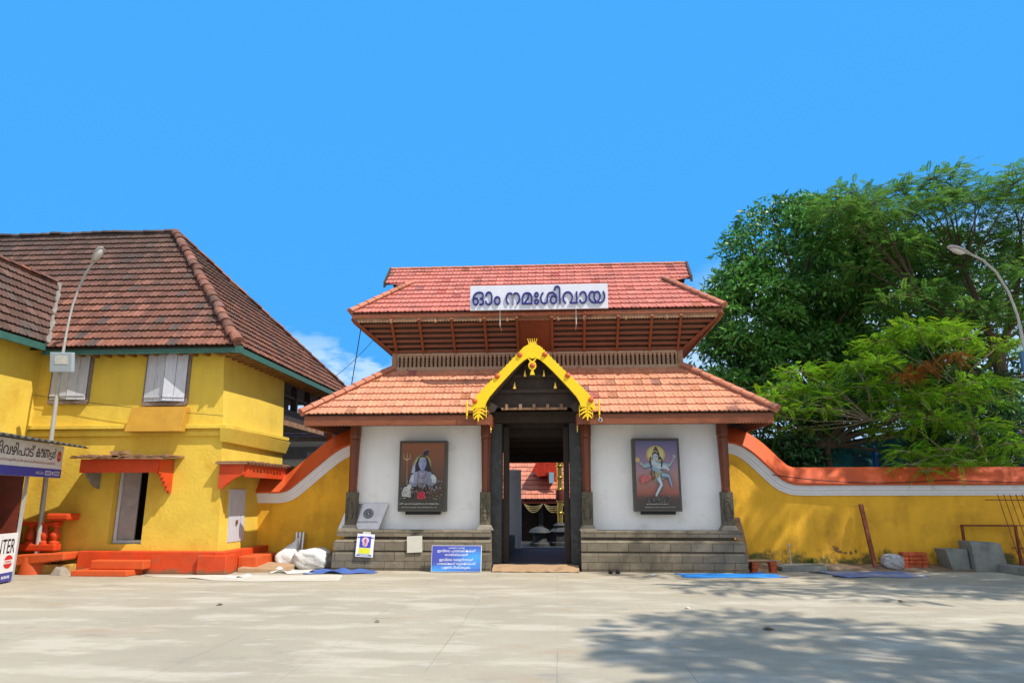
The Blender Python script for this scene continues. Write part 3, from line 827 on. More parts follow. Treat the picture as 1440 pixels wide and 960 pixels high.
for u in (-.3, -.15, .13, .27, .5, -.55, .72, -.8):
    m = MB(); q = lean(u, .93, -.16); m.lathe([(0, q[2] - .07), (.03, q[2] - .06), (.035, q[2] - .02), (.012, q[2] + .01), (.006, q[2] + .05)], (q[0], q[1], 0), 8)
    m.build('eave_pendant', wood_w, gate)

# upper roof
UY, UZ, UXH = 16.2, 6.10, 4.60
RY, RZ, RXH = 18.8, 8.12, 4.26
HY, HZ = 17.75, 6.10 + (17.75 - 16.2) * (8.12 - 6.10) / 2.6
HXH = 3.42
uv = Vector((0, RY - UY, RZ - UZ)); ul = uv.length
vh = (HY - UY) / (RY - UY) * ul
rows = round(ul / .29); cc = ul / rows; vh = round(vh / cc) * cc
def uleft(v):
    return UXH + (HXH - UXH) * v / vh if v < vh - 1e-3 else 4.17 + (RXH - 4.17) * (v - vh) / (ul - vh)
m = MB()
tiles(m, (XC, UY, UZ), (1, 0, 0), uv, ul, lambda v: -uleft(v), lambda v: uleft(v), .215, .29, TP, jit=.006)
UYB = 21.4
uvb = Vector((0, RY - UYB, RZ - UZ))
tiles(m, (XC, UYB, UZ), (1, 0, 0), uvb, uvb.length, lambda v: -uleft(v), lambda v: uleft(v), .43, .29, TP)
for s in (-1, 1):
    sv = Vector((-s * (UXH - HXH), 0, HZ - UZ)); svl = sv.length
    tiles(m, (XC + s * UXH, 18.8, UZ), (0, 1, 0), sv, svl, lambda v: -2.6 + 1.55 * v / svl, lambda v: 2.6 - 1.55 * v / svl, .215, .29, TP, jit=.006)
uroof = m.build('upper_roof', tilemat, gate)
m = MB()
caps(m, (XC - RXH, RY, RZ), (XC + RXH, RY, RZ), .07, .3, HC, lift=0)
m.build('ridge_cap', tilemat, uroof)
for s in (-1, 1):
    for yy, ty in ((UY, HY), (UYB, 37.6 - HY)):
        m = MB(); caps(m, (XC + s * UXH, yy, UZ + .02), (XC + s * HXH, ty, HZ + .03), .085, .3, HC); m.build('hip_cap', tilemat, uroof)
m = MB()       # gable barge boards and gable infill
hz2 = UZ + vh / ul * (RZ - UZ); hy2 = UY + vh / ul * (RY - UY)
for s in (-1, 1):
    for yy in (hy2 - .05, 37.6 - hy2 + .05):
        x0 = XC + s * 4.19; x1 = XC + s * (RXH + .02)
        m.hexa([(x0 - .03, yy, hz2 - .12), (x0 + .03, yy, hz2 - .12), (x1 + .03, RY, RZ - .10), (x1 - .03, RY, RZ - .10)],
               [(x0 - .03, yy, hz2 + .06), (x0 + .03, yy, hz2 + .06), (x1 + .03, RY, RZ + .08), (x1 - .03, RY, RZ + .08)])
    m.prism([(hy2, hz2 - .05), (37.6 - hy2, hz2 - .05), (RY, RZ - .06)], 'x', XC + s * HXH - .03, XC + s * HXH + .03)
m.build('gable_board', dark, uroof)
m = MB()
d = .03
for s_, (y0, yh, yr) in ((0, (UY, hy2, RY)), (1, (UYB, 37.6 - hy2, RY))):
    m.add([(XC - UXH, y0, UZ - d), (XC + UXH, y0, UZ - d), (XC + HXH, yh, hz2 - d), (XC - HXH, yh, hz2 - d)], [(0, 1, 2, 3)])
    m.add([(XC - 4.17, yh, hz2 - d), (XC + 4.17, yh, hz2 - d), (XC + RXH, yr, RZ - d), (XC - RXH, yr, RZ - d)], [(0, 1, 2, 3)])
for s in (-1, 1):
    m.add([(XC + s * UXH, UY, UZ - d), (XC + s * UXH, UYB, UZ - d), (XC + s * HXH, 37.6 - hy2, hz2 - d), (XC + s * HXH, hy2, hz2 - d)], [(0, 1, 2, 3)])
m.build('roof_boarding', dark, uroof)
m = MB()
m.prism(fascia(m, XC - 4.55, XC + 4.55, 5.86, 6.07, 0), 'y', UY + .03, UY + .07)
for s in (-1, 1): m.prism(fascia(m, UY + .07, UYB - .05, 5.86, 6.07, 0), 'x', XC + s * 4.53 - .02, XC + s * 4.53 + .02)
m.build('eave_fascia', wood_w, uroof)
m = MB(); m.box(XC - 4.56, XC + 4.56, UY + .005, UY + .03, 5.97, 6.08); m.build('eave_board', wood_h, uroof)

# ---- big name board on the eave
sg = thing('name_board', 'long white name board with raised navy blue Malayalam letters on the upper roof edge', 'sign', (-.37, 15.75, 5.95))
SX0, SX1, SZ0, SZ1, SY = -2.03, 1.27, 5.985, 6.60, 15.72
m = MB(); m.box(SX0, SX1, SY, SY + .06, SZ0, SZ1, (.62, .64, .72)); bd = m.build('board', paint, sg, .006)
m = MB(); BOLD = .012
NV = (.008, .012, .16)
text(m, 'ഓം', SX0 + .06, SZ0 + .115, .68, .345, NV, depth=.035, y=SY - .002, res=6)
text(m, 'നമഃശിവായ', SX0 + .86, SZ0 + .115, 2.38, .46, NV, depth=.035, y=SY - .002, res=6)
m.build('raised_letters', paint, bd); BOLD = 0.0
for x in (-1.31, .51):
    m = MB(); m.tube([(x, SY + .08, 5.62), (x, SY + .08, 6.5)], .014, 6); m.tube([(x, SY + .08, 5.62), (x, 16.30, 5.62)], .014, 6)
    m.build('support_rod', lampwhite, sg)

# ---- posters
def frame_poster(x0, x1, z0, z1, label, draw):
    t = thing('framed_poster', label, 'poster', ((x0 + x1) / 2, 16.4, z0))
    m = MB(); m.box(x0, x1, 16.22, 16.5 - .01, z0, z1, (.07, .065, .05)); m.build('frame', paint, t, .01)
    m = MB(); w = x1 - x0; h = z1 - z0
    def X(u): return x0 + w * u
    def Z(v): return z0 + h * v
    Y = [16.217]
    def f(pts, col): Y[0] -= .0004; flat(m, [(X(a), Z(b)) for a, b in pts], col, Y[0])
    draw(f, m, X, Z, Y)
    m.build('printed_picture', gloss, t)
    m = MB(); m.box(x0 + w * .15, x1 - w * .13, 16.3, 16.48, z0 - .07, z0 - .002); m.build('ledge', black, t)
def blobs(f, n, x0, x1, y0, y1, cols, r0=.012, r1=.03):
    for i in range(n):
        cx, cy = random.uniform(x0, x1), random.uniform(y0, y1); r = random.uniform(r0, r1)
        f([(cx + r * random.uniform(.6, 1.2) * math.cos(t), cy + r * .7 * random.uniform(.6, 1.2) * math.sin(t)) for t in np.linspace(0, 5.6, 7)], random.choice(cols))
def gradient(f, stops, x0, x1, y0, y1, n=44):
    for i in range(n):
        t = (i + .5) / n; a = y0 + (y1 - y0) * i / n; b = y0 + (y1 - y0) * (i + 1) / n
        c = [np.interp(t, [s[0] for s in stops], [s[1][k] for s in stops]) for k in range(3)]
        f([(x0, a), (x1, a), (x1, b), (x0, b)], tuple(c))
def draw_left(f, m, X, Z, Y):
    gradient(f, [(0, (.05, .05, .04)), (.25, (.06, .05, .035)), (.6, (.13, .055, .03)), (1, (.26, .085, .025))], .05, .96, .03, .965)
    K = (.015, .015, .022)
    for i, c in enumerate(((.22, .20, .06), (.34, .33, .12), (.48, .47, .28))): f(circ(.5, .665, .185 - .02 * i, .135 - .014 * i), c)
    # dark hair falling on the shoulders, top knot
    f([(.30, .46), (.33, .58), (.36, .68), (.41, .755), (.47, .79), (.53, .79), (.60, .755), (.65, .68), (.68, .58), (.72, .46), (.5, .40)], K)
    f(circ(.56, .815, .055, .032), K); f(circ(.60, .845, .03, .02), K)
    f(stroke(circ(.58, .83, .07, .045, 14, 20, 190), .008), (.22, .18, .10))
    # body, arms folded in the lap
    f([(.20, .40), (.24, .50), (.32, .56), (.43, .59), (.57, .59), (.69, .56), (.78, .50), (.83, .38), (.74, .30), (.5, .27), (.28, .30)], K)
    f([(.22, .40), (.26, .50), (.33, .55), (.40, .56), (.40, .36), (.28, .34)], (.26, .28, .40)); f([(.24, .43), (.28, .51), (.32, .52), (.32, .40)], (.45, .47, .58))
    f([(.60, .56), (.68, .55), (.76, .49), (.80, .40), (.70, .34), (.60, .38)], (.20, .22, .32)); f([(.68, .50), (.74, .52), (.80, .47), (.80, .40), (.72, .40)], (.46, .52, .54))
    f([(.41, .57), (.59, .57), (.63, .44), (.57, .34), (.43, .34), (.38, .44)], (.17, .19, .28)); f([(.44, .56), (.50, .57), (.50, .38), (.43, .42)], (.24, .27, .38))
    f([(.27, .54), (.29, .62), (.33, .66), (.35, .60), (.34, .54)], (.34, .37, .50)); f(stroke([(.30, .63), (.32, .69), (.34, .63)], .012), (.34, .37, .50))
    # neck and face with brow, eyes, nose, lips, third eye
    f([(.455, .63), (.455, .56), (.5, .54), (.545, .56), (.545, .63)], (.15, .18, .32))
    f([(.425, .72), (.415, .67), (.44, .615), (.5, .585), (.56, .615), (.585, .67), (.575, .72), (.54, .755), (.46, .755)], (.27, .32, .52))
    f([(.50, .75), (.50, .59), (.56, .618), (.583, .67), (.572, .72), (.54, .752)], (.20, .24, .42))
    for s_ in (-1, 1):
        f(stroke([(.5 + s_ * .022, .698), (.5 + s_ * .045, .705), (.5 + s_ * .068, .697)], .007), K); f(circ(.5 + s_ * .044, .684, .020, .007), (.55, .58, .65)); f(circ(.5 + s_ * .044, .684, .009, .007), K)
    f(stroke([(.503, .69), (.508, .655), (.494, .65)], .008), (.12, .15, .30)); f(circ(.5, .625, .024, .007), (.32, .08, .11)); f(circ(.5, .728, .008, .014), (.45, .38, .2))
    f(stroke([(.43, .745), (.5, .765), (.57, .745)], .012), (.34, .27, .12))
    # trident
    f(stroke([(.185, .30), (.17, .80)], .012), (.36, .25, .12))
    f(stroke([(.10, .81), (.105, .745), (.17, .722), (.235, .745), (.24, .81)], [.008, .014, .018, .014, .008]), (.48, .36, .18)); f(stroke([(.17, .72), (.17, .83)], [.02, .006]), (.48, .36, .18))
    # beads, ornaments, snake, tiger cloth
    for k_ in range(4):
        for q_ in np.linspace(-1, 1, 11 + 2 * k_):
            f(circ(.5 + q_ * (.055 + .03 * k_), .555 - .035 * k_ - (1 - q_ * q_) * (.03 + .022 * k_), .0085, .006, 6), ((.42, .40, .34), (.30, .10, .05), (.45, .36, .15), (.20, .22, .12))[k_])
    blobs(f, 130, .30, .72, .25, .40, [(.42, .36, .24), (.05, .04, .03), (.35, .20, .09), (.22, .05, .04), (.10, .10, .12), (.5, .47, .4)], .005, .015)
    # white bull at the left, rocks and flowers
    f([(.09, .20), (.08, .30), (.14, .36), (.22, .37), (.28, .34), (.31, .26), (.30, .19)], K); f([(.10, .21), (.10, .29), (.15, .345), (.22, .35), (.27, .32), (.29, .25), (.28, .20)], (.42, .42, .40))
    f(circ(.25, .345, .045, .035), (.50, .50, .48)); f(stroke([(.21, .38), (.19, .41), (.22, .43)], .01), (.35, .3, .2)); f(circ(.255, .35, .008, .006), K)
    blobs(f, 60, .08, .32, .18, .33, [(.52, .52, .5), (.07, .07, .07), (.25, .25, .25)], .004, .012); blobs(f, 60, .70, .94, .28, .44, [(.40, .42, .44), (.05, .05, .06), (.18, .2, .24), (.32, .28, .22)], .005, .016)
    blobs(f, 110, .52, .94, .16, .30, [(.26, .07, .05), (.06, .04, .03), (.32, .24, .16), (.12, .07, .05)], .004, .014)
    f(circ(.52, .225, .08, .055), (.42, .02, .045)); blobs(f, 50, .44, .60, .18, .27, [(.68, .07, .09), (.30, .01, .03), (.55, .03, .06)], .005, .014)
    w = X(1) - X(0)
    text(m, 'ശ്രീ എറണാകുളത്തപ്പൻ ക്ഷേത്രം', X(.08), Z(.100), w * .82, .035, (.75, .75, .7), depth=.0015, y=Y[0] - .001, res=1)
    text(m, 'എറണാകുളം ശിവക്ഷേത്ര നട', X(.12), Z(.055), w * .74, .024, (.65, .65, .6), depth=.0015, y=Y[0] - .001, res=1)
def draw_right(f, m, X, Z, Y):
    gradient(f, [(0, (.05, .045, .04)), (.16, (.08, .05, .045)), (.24, (.30, .10, .07)), (.5, (.34, .20, .20)), (.75, (.22, .15, .26)), (1, (.10, .10, .22))], .06, .95, .03, .96)
    f(circ(.49, .77, .20, .125, 30), (.44, .36, .10)); f(circ(.49, .77, .16, .10, 30), (.55, .48, .20))
    f([(.40, .70), (.42, .80), (.46, .86), (.50, .89), (.53, .86), (.57, .80), (.58, .70)], (.05, .04, .04))
    K2 = (.03, .03, .035); B = (.23, .34, .42); Dk = (.07, .11, .17); Lt = (.42, .52, .58)
    # arms
    f(stroke([(.38, .64), (.24, .60), (.14, .66)], [.09, .06, .04]), Dk); f(stroke([(.38, .645), (.24, .61), (.14, .67)], [.07, .045, .03]), B)
    f(circ(.10, .70, .045, .035), (.50, .36, .14)); f(stroke([(.60, .63), (.78, .62), (.88, .72)], [.09, .06, .035]), Dk)
    f(stroke([(.60, .635), (.78, .625), (.88, .725)], [.06, .045, .025]), B); f(circ(.88, .745, .035, .025), (.32, .32, .25))
    # torso
    f([(.36, .66), (.42, .69), (.58, .68), (.64, .62), (.60, .52), (.40, .52)], Dk); f([(.38, .655), (.43, .68), (.57, .67), (.62, .62), (.57, .54), (.42, .54)], B)
    f(stroke([(.40, .67), (.52, .62), (.70, .60), (.76, .56)], [.07, .07, .05, .035]), Lt)
    f(circ(.48, .735, .06, .05), (.38, .46, .52)); f(circ(.46, .74, .012, .005), (.02, .02, .03)); f(circ(.505, .74, .012, .005), (.02, .02, .03)); f(circ(.485, .712, .016, .005), (.25, .06, .06))
    for q_ in np.linspace(0, 1, 9): f(circ(.42 + .14 * q_, .665 - .05 * math.sin(3.14 * q_), .009, .007, 6), (.42, .34, .14))
    for (ax_, az_) in ((.25, .60), (.17, .64), (.77, .62), (.84, .68), (.46, .24), (.56, .38), (.79, .36)): f(stroke([(ax_ - .022, az_ - .006), (ax_ + .022, az_ + .006)], .014), (.50, .40, .16))
    f(stroke([(.38, .74), (.36, .66), (.40, .60)], .03), K2); f(stroke([(.58, .74), (.62, .68), (.60, .60)], .03), K2)
    f(stroke([(.455, .752), (.475, .754)], .006), K2); f(stroke([(.495, .754), (.515, .752)], .006), K2); f(stroke([(.42, .80), (.48, .825), (.54, .80)], .012), (.45, .36, .14))
    # cloth
    f([(.38, .53), (.60, .55), (.76, .50), (.66, .44), (.48, .40), (.40, .43)], (.36, .37, .28)); f([(.36, .54), (.46, .55), (.47, .44), (.40, .41)], (.16, .07, .03))
    blobs(f, 60, .37, .66, .42, .54, [(.35, .18, .05), (.06, .05, .03), (.40, .38, .25), (.22, .14, .06)], .004, .013)
    f([(.12, .46), (.20, .49), (.36, .48), (.37, .44), (.28, .40), (.16, .38)], (.50, .13, .13)); blobs(f, 40, .14, .34, .39, .48, [(.6, .2, .18), (.30, .05, .05), (.45, .1, .1)], .005, .014)
    # legs
    f(stroke([(.52, .46), (.58, .36), (.50, .27), (.45, .20)], [.11, .08, .06, .04]), Dk); f(stroke([(.52, .46), (.58, .36), (.50, .27), (.45, .20)], [.08, .055, .04, .03]), Lt)
    f(stroke([(.60, .50), (.74, .48), (.78, .38), (.80, .33)], [.09, .07, .045, .03]), Dk); f(stroke([(.60, .50), (.74, .48), (.78, .38), (.80, .33)], [.06, .045, .03, .02]), B)
    f([(.26, .13), (.34, .18), (.5, .20), (.66, .19), (.74, .13)], (.05, .05, .045)); blobs(f, 50, .28, .74, .12, .20, [(.10, .11, .10), (.16, .12, .09), (.03, .03, .03)], .01, .02)
    w = X(1) - X(0)
    text(m, 'എറണാകുളത്തപ്പൻ ശരണം', X(.24), Z(.092), w * .46, .030, (.75, .75, .7), depth=.0015, y=Y[0] - .001, res=1)
    text(m, 'ക്ഷേത്രം ശ്രീ മഹാദേവ സന്നിധി', X(.20), Z(.055), w * .64, .020, (.6, .6, .55), depth=.0015, y=Y[0] - .001, res=1)
frame_poster(-3.73, -2.60, 1.29, 2.93, 'framed poster of a seated blue figure with trident on brown ground, left white wall', draw_left)
frame_poster(1.76, 2.84, 1.30, 2.96, 'framed poster of a dancing blue figure with yellow halo on purple ground, right white wall', draw_right)

# ---- things on and before the plinth
t = thing('steel_plaque', 'polished steel plaque with a dark round emblem leaning behind the leftmost column', 'plaque', (-4.6, 16.45, .88))
m = MB(); vs = [(-5.12, 16.20, .89), (-4.16, 16.20, .89), (-4.0, 16.44, 1.47), (-4.96, 16.44, 1.47)]
m.hexa([vs[0], vs[1], (vs[1][0], vs[1][1] + .03, vs[1][2]), (vs[0][0], vs[0][1] + .03, vs[0][2])], [vs[3], vs[2], (vs[2][0], vs[2][1] + .03, vs[2][2]), (vs[3][0], vs[3][1] + .03, vs[3][2])])
m.build('plate', mat('polished_plaque', (.42, .41, .42), .22, .15, 4, metal=.9), t)
Mq = Matrix.Translation((-4.58, 16.20, .89)) @ Matrix.Rotation(R(-22), 4, 'X')
m = MB(Mq)
for r_ in (.115, .09, .06):
    pts = circ(.13, .38, r_, n=28); 
    for i in range(0, 28, 2): flat(m, stroke([pts[i], pts[(i + 1) % 28], pts[(i + 2) % 28]], .014), (.05, .06, .06), -.003)
for k in range(14):
    a = k * math.pi / 7; flat(m, stroke([(.13 + .02 * math.cos(a), .38 + .02 * math.sin(a)), (.13 + .11 * math.cos(a + .2), .38 + .11 * math.sin(a + .2))], .010), (.06, .07, .07), -.0045)
text(m, 'കൊച്ചിൻ ദേവസ്വം', -.10, .16, .48, .05, (.25, .12, .10), depth=.0015, y=-.002, res=1)
m.build('emblem', paint, t)

t = thing('leaflet_board', 'small white leaflet board with blue picture and yellow panel hung on the left plinth', 'notice', (-4.38, 15.9, .33))
Mb = Matrix.Translation((-4.40, 15.93, .30)) @ Matrix.Rotation(R(-3), 4, 'X') @ Matrix.Rotation(R(3), 4, 'Y')
m = MB(Mb); m.box(-.2, .2, 0, .02, 0, .50, (.80, .80, .82)); b = m.build('board', paint, t)
m = MB(Mb); q = -.002
flat(m, [(-.13, .20), (.13, .20), (.13, .45), (-.13, .45)], (.05, .06, .42), q); flat(m, [(-.19, .41), (.19, .41), (.19, .435), (-.19, .435)], (.05, .05, .35), q - .001)
flat(m, circ(0, .36, .085, .07), (.7, .5, .55), q - .002); flat(m, circ(0, .29, .06, .07), (.65, .45, .5), q - .003); flat(m, circ(0, .35, .03, .05), (.25, .2, .5), q - .004)
flat(m, stroke([(.0, .40), (.01, .30), (-.02, .23)], .02), (.5, .05, .1), q - .005)
flat(m, [(-.14, .07), (.13, .07), (.13, .19), (-.14, .19)], (.72, .72, .03), q - .001)
flat(m, [(-.18, .02), (.18, .02), (.16, .055), (-.16, .055)], (.12, .14, .3), q - .001); flat(m, [(-.1, .025), (.1, .025), (.1, .045), (-.1, .045)], (.5, .5, .65), q - .002)
m.build('printed_sheet', paint, b)
m = MB(Mb); m.box(-.08, .10, .0, .03, .50, .55, (.55, .55, .52)); m.build('clip', paint, t)
t = thing('blank_card', 'blank off white card hanging on the left plinth below the seated figure poster', 'card', (-3.24, 15.95, .43))
Mb = Matrix.Translation((-3.24, 15.95, .40)) @ Matrix.Rotation(R(-3), 4, 'Y') @ Matrix.Rotation(R(-4), 4, 'X')
m = MB(Mb); m.box(-.175, .175, 0, .018, 0, .36); m.build('card', mat('off_white_card', (.52, .50, .43), .8, .06, 6), t)
m = MB(Mb); m.tube([(-.1, .01, .36), (0, .05, .42), (.1, .01, .36)], .005, 5); m.build('string', black, t)

t = thing('blue_notice_board', 'blue notice board with white Malayalam lines leaning on the plinth left of the doorway', 'sign', (-2.24, 15.75, 0))
Mb = Matrix.Translation((-2.26, 15.72, .012)) @ Matrix.Rotation(R(-8), 4, 'X')
m = MB(Mb); m.box(-.56, .56, 0, .035, 0, .56, (.75, .75, .78)); b = m.build('board', paint, t, .004)
m = MB(Mb)
for i in range(16):
    for k in range(9):
        x0 = -.55 + 1.10 * i / 16; x1 = x0 + 1.10 / 16; z0 = .008 + .545 * k / 9; z1 = z0 + .545 / 9
        u, v = i / 15, k / 8
        gl = math.exp(-((u - .9) ** 2 * 9 + (v - .55) ** 2 * 9)) + .9 * math.exp(-((v - .02 - .12 * u) ** 2 * 40)) * (1 - u * .6)
        gl = min(1, gl)
        flat(m, [(x0, z0), (x1, z0), (x1, z1), (x0, z1)], (.06 + .0 * gl, .075 + .25 * gl, .38 + .42 * gl), -.001)
WH = (.85, .85, .88)
for s_, x, z, w, h in (('ക്ഷേത്ര നടയിൽ', -.18, .495, .36, .028), ('ഇവിടെ പാദരക്ഷകൾ', -.43, .405, .86, .075), ('വെയ്ക്കരുത്', -.26, .325, .52, .068), ('ഇവിടെ വരുന്നവർ', -.38, .215, .76, .075), ('പാദരക്ഷകൾ സൂക്ഷിക്കാൻ', -.43, .135, .86, .07), ('ഏല്പിക്കുക', -.32, .055, .64, .07)):
    s_ = s_.replace('ട' + 'െ', 'െ' + 'ട').replace('വ' + 'െ', 'െ' + 'വ').replace('ക്ഷേ', 'േക്ഷ')
    text(m, s_, x, z, w, h, WH, depth=.0025, y=-.0015, res=1)
m.build('printed_face', gloss, b)

m = MB(); vs = []
nx_, ny_ = 14, 5
for j in range(ny_ + 1):
    for i in range(nx_ + 1):
        x = -1.47 + 1.93 * i / nx_; y = 15.80 + .46 * j / ny_ + (.02 * math.sin(i * 1.7) if j == 0 else 0)
        z = .03 + .10 * (j / ny_) + .006 * math.sin(i * 1.3 + j)
        if j == 0: z = .012 + .008 * (1 + math.sin(i * 2.3))
        vs.append((x, y, z))
m.add(vs, [(j * (nx_ + 1) + i, j * (nx_ + 1) + i + 1, (j + 1) * (nx_ + 1) + i + 1, (j + 1) * (nx_ + 1) + i) for j in range(ny_) for i in range(nx_)])
o = m.build('cardboard_ramp', cardboard, None, org=(-.5, 16, 0)); o.modifiers.new('s', 'SOLIDIFY').thickness = .012
tag(o, 'brown cardboard sheet laid over the step of the dark doorway', 'mat')
m = MB()
for sx_ in (0, .16):
    m.prism([(1.13 + sx_ + .05 * math.cos(a) * (1 if math.cos(a) > 0 else .8), 15.70 + .13 * math.sin(a) + sx_ * .3) for a in np.linspace(0, 6, 12)], 'z', .006, .03)
    m.tube([(1.09 + sx_, 15.66 + sx_ * .3, .03), (1.12 + sx_, 15.63 + sx_ * .3, .075), (1.17 + sx_, 15.66 + sx_ * .3, .03)], .012, 6)
tag(m.build('sandals', black, None, org=(1.2, 15.7, 0)), 'pair of small dark sandals on the ground before the right plinth', 'sandals')
o = MB().lathe([(.045, 0), (.05, .015), (.05, .04), (.035, .05)], (.98, 15.24, 3.29), 16, ax='y').build('door_light', lampwhite, None, org=(.98, 15.24, 3.29))
tag(o, 'small round white lamp fixed to the fascia right of the doorway', 'lamp')
o2 = MB().lathe([(.024, -.004), (.024, -.01), (.0, -.012)], (0, 0, 0), 12, ax='y'); ORG = Vector((0, 0, 0)); l_ = o2.build('lens', black, o)

# ================================================================ COURT BEHIND THE GATE
m = MB(); m.add([(-6, 21.35, .006), (5, 21.35, .006), (5, 27.1, .006), (-6, 27.1, .006)], [(0, 1, 2, 3)]); struct(m.build('inner_court_paving', mat('shade_dark_paving', (.028, .028, .032), .8, .25, 4, .3, 20)))  # paving colour darkened to stand in for the shade beyond the doorway
sh = thing('inner_shrine', 'inner shrine with pink tiled roof and red carved gable seen through the doorway', 'shrine', (-.5, 27, 0))
m = MB(); sv = Vector((0, 4.5, 3.4))
tiles(m, (-.5, 26.4, 1.55), (1, 0, 0), sv, sv.length, lambda v: -5 + v * .5, lambda v: 5 - v * .5, .23, .3, vary((.52, .19, .12), .08))
m.build('roof', tilemat, sh)
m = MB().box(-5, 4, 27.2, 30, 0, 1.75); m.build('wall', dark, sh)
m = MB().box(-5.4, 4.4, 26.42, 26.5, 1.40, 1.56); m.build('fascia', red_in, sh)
for x in (-1.7, -.62, .5):
    MB().box(x - .08, x + .08, 26.7, 26.86, 0, 1.6).build('pillar', darkstone, sh)
m = MB()      # red carved gable box on the roof
m.prism([(-.72, 2.4), (.05, 2.5), (.4, 3.2), (-.1, 3.9), (-.6, 3.3), (-.95, 2.62)], 'y', 26.6, 27.6)
m.box(-.35, .1, 26.55, 26.62, 2.2, 2.6)
m.build('carved_gable', mat('red_carving', (.50, .035, .012), .5, .3, 8, .4, 20, dirt=(.15, .02, .01), dscale=7), sh)
m = MB(); m.box(-.30, -.12, 26.5, 26.56, 2.15, 2.55); m.build('gable_window', mat('pale_blue_pane', (.25, .45, .55), .4, .1, 5), sh)
for j, (x0, x1) in enumerate(((-1.25, -.55), (-.5, .15), (.2, .9))):
    m = MB()
    for k in range(4):
        m.tube([(x0 + (x1 - x0) * t, 26.36, 1.38 - (.10 + .07 * k) * 4 * t * (1 - t)) for t in np.linspace(0, 1, 11)], .012, 5)
    tag(m.build('garland', mat('marigold_string', (.34, .27, .12), .8, .3, 20), None, org=(x0, 26.36, 1.3)), ['cream looped garland under the shrine eave, leftmost of three', 'cream looped garland under the shrine eave, middle of three', 'cream looped garland under the shrine eave, rightmost of three'][j], 'garland', 'garlands on the inner shrine')
fp = thing('flagstaff', 'golden ringed temple flagstaff with a dark stone base beyond the doorway', 'flagstaff', (.09, 24.5, 0))
m = MB(); prf = []
z = .75
while z < 8.5:
    prf += [(.10, z), (.10, z + .30), (.14, z + .32), (.14, z + .36), (.10, z + .38)]; z += .40
m.lathe(prf, (.09, 24.5, 0), 16); m.build('shaft', brass, fp)
m = MB(); m.lathe([(.45, 0), (.45, .12), (.36, .15), (.36, .45), (.42, .48), (.30, .56), (.22, .62), (.26, .68), (.12, .76)], (.09, 24.5, 0), 8, phase=R(22.5)); m.build('base', darkstone, fp)
m = MB(); m.lathe([(.13, 1.45), (.14, 1.5), (.14, 1.85), (.13, 1.9)], (.09, 24.5, 0), 14); m.build('cloth_wrap', red_in, fp)
al = thing('altar_stone', 'low dark altar stone left of the flagstaff beyond the doorway', 'altar', (-.62, 24.2, 0))
m = MB(); m.lathe([(.34, 0), (.34, .1), (.26, .14), (.22, .36), (.30, .42), (.38, .46), (.30, .56), (.12, .64)], (-.62, 24.2, 0), 12); m.build('stone', darkstone, al)

# ================================================================ COMPOUND WALLS
def resample(pts, n):
    p = [Vector((a, 0, b)) for a, b in pts]
    # Catmull-Rom
    out = []
    for i in range(len(p) - 1):
        p0 = p[max(i - 1, 0)]; p1 = p[i]; p2 = p[i + 1]; p3 = p[min(i + 2, len(p) - 1)]
        for k in range(n):
            t = k / n
            out.append(.5 * ((2 * p1) + (-p0 + p2) * t + (2 * p0 - 5 * p1 + 4 * p2 - p3) * t * t + (-p0 + 3 * p1 - 3 * p2 + p3) * t ** 3))
    out.append(p[-1]); return out
def sweep(m, path, prof, Y, closed=True):
    """prof: (offset across the path in the XZ plane, y offset)"""
    n = len(prof); vs = []; fs = []
    for i, p in enumerate(path):
        d = (path[min(i + 1, len(path) - 1)] - path[max(i - 1, 0)]).normalized(); nr = Vector((-d.z, 0, d.x))
        for a, y in prof: vs.append((p.x + nr.x * a, Y + y, p.z + nr.z * a))
    for i in range(len(path) - 1):
        for k in range(n if closed else n - 1):
            k2 = (k + 1) % n; fs.append((i * n + k, i * n + k2, (i + 1) * n + k2, (i + 1) * n + k))
    if closed:
        fs.append(tuple(range(n))); fs.append(tuple((len(path) - 1) * n + k for k in range(n))[::-1])
    m.add(vs, fs, smooth=True)
def compound(name_label, pts, Y, thick, loc):
    t = thing('compound_wall', name_label, 'wall', loc)
    path = resample(pts, 7)
    m = MB(); n = len(path)
    vs = [(p.x, Y, 0) for p in path] + [(p.x, Y, p.z + .01) for p in path] + [(p.x, Y + thick, p.z + .01) for p in path] + [(p.x, Y + thick, 0) for p in path]
    fs = []
    for r_ in range(3):
        fs += [(r_ * n + i, r_ * n + i + 1, (r_ + 1) * n + i + 1, (r_ + 1) * n + i) for i in range(n - 1)]
    fs += [(0, n, 2 * n, 3 * n), (n - 1, 2 * n - 1, 3 * n - 1, 4 * n - 1)]
    m.add(vs, fs); m.build('wall_face', yellow_wall, t)
    m = MB(); sweep(m, path, [(0, .02), (.0, -.03), (.05, -.035), (.055, -.05), (.12, -.055), (.125, -.08), (.19, -.085), (.24, -.11), (.24, thick + .08), (0, thick - .02)], Y); m.build('moulded_band', band, t)
    m = MB(); sweep(m, path, [(.243, -.15), (.275, -.16), (.66, thick * .5 - .03), (.68, thick * .5), (.66, thick * .5 + .03), (.275, thick + .12), (.243, thick + .11)], Y); m.build('tiled_coping', capmat, t)
    return t
compound('ochre compound wall with white moulding sweeping up to the gatehouse, on its left', [(-8.2, 1.48), (-7.3, 1.48), (-6.86, 1.49), (-6.55, 1.60), (-6.2, 1.88), (-5.80, 2.22), (-5.45, 2.50), (-5.14, 2.66), (-4.8, 2.72)], 17.2, .35, (-6.5, 17.2, 0))
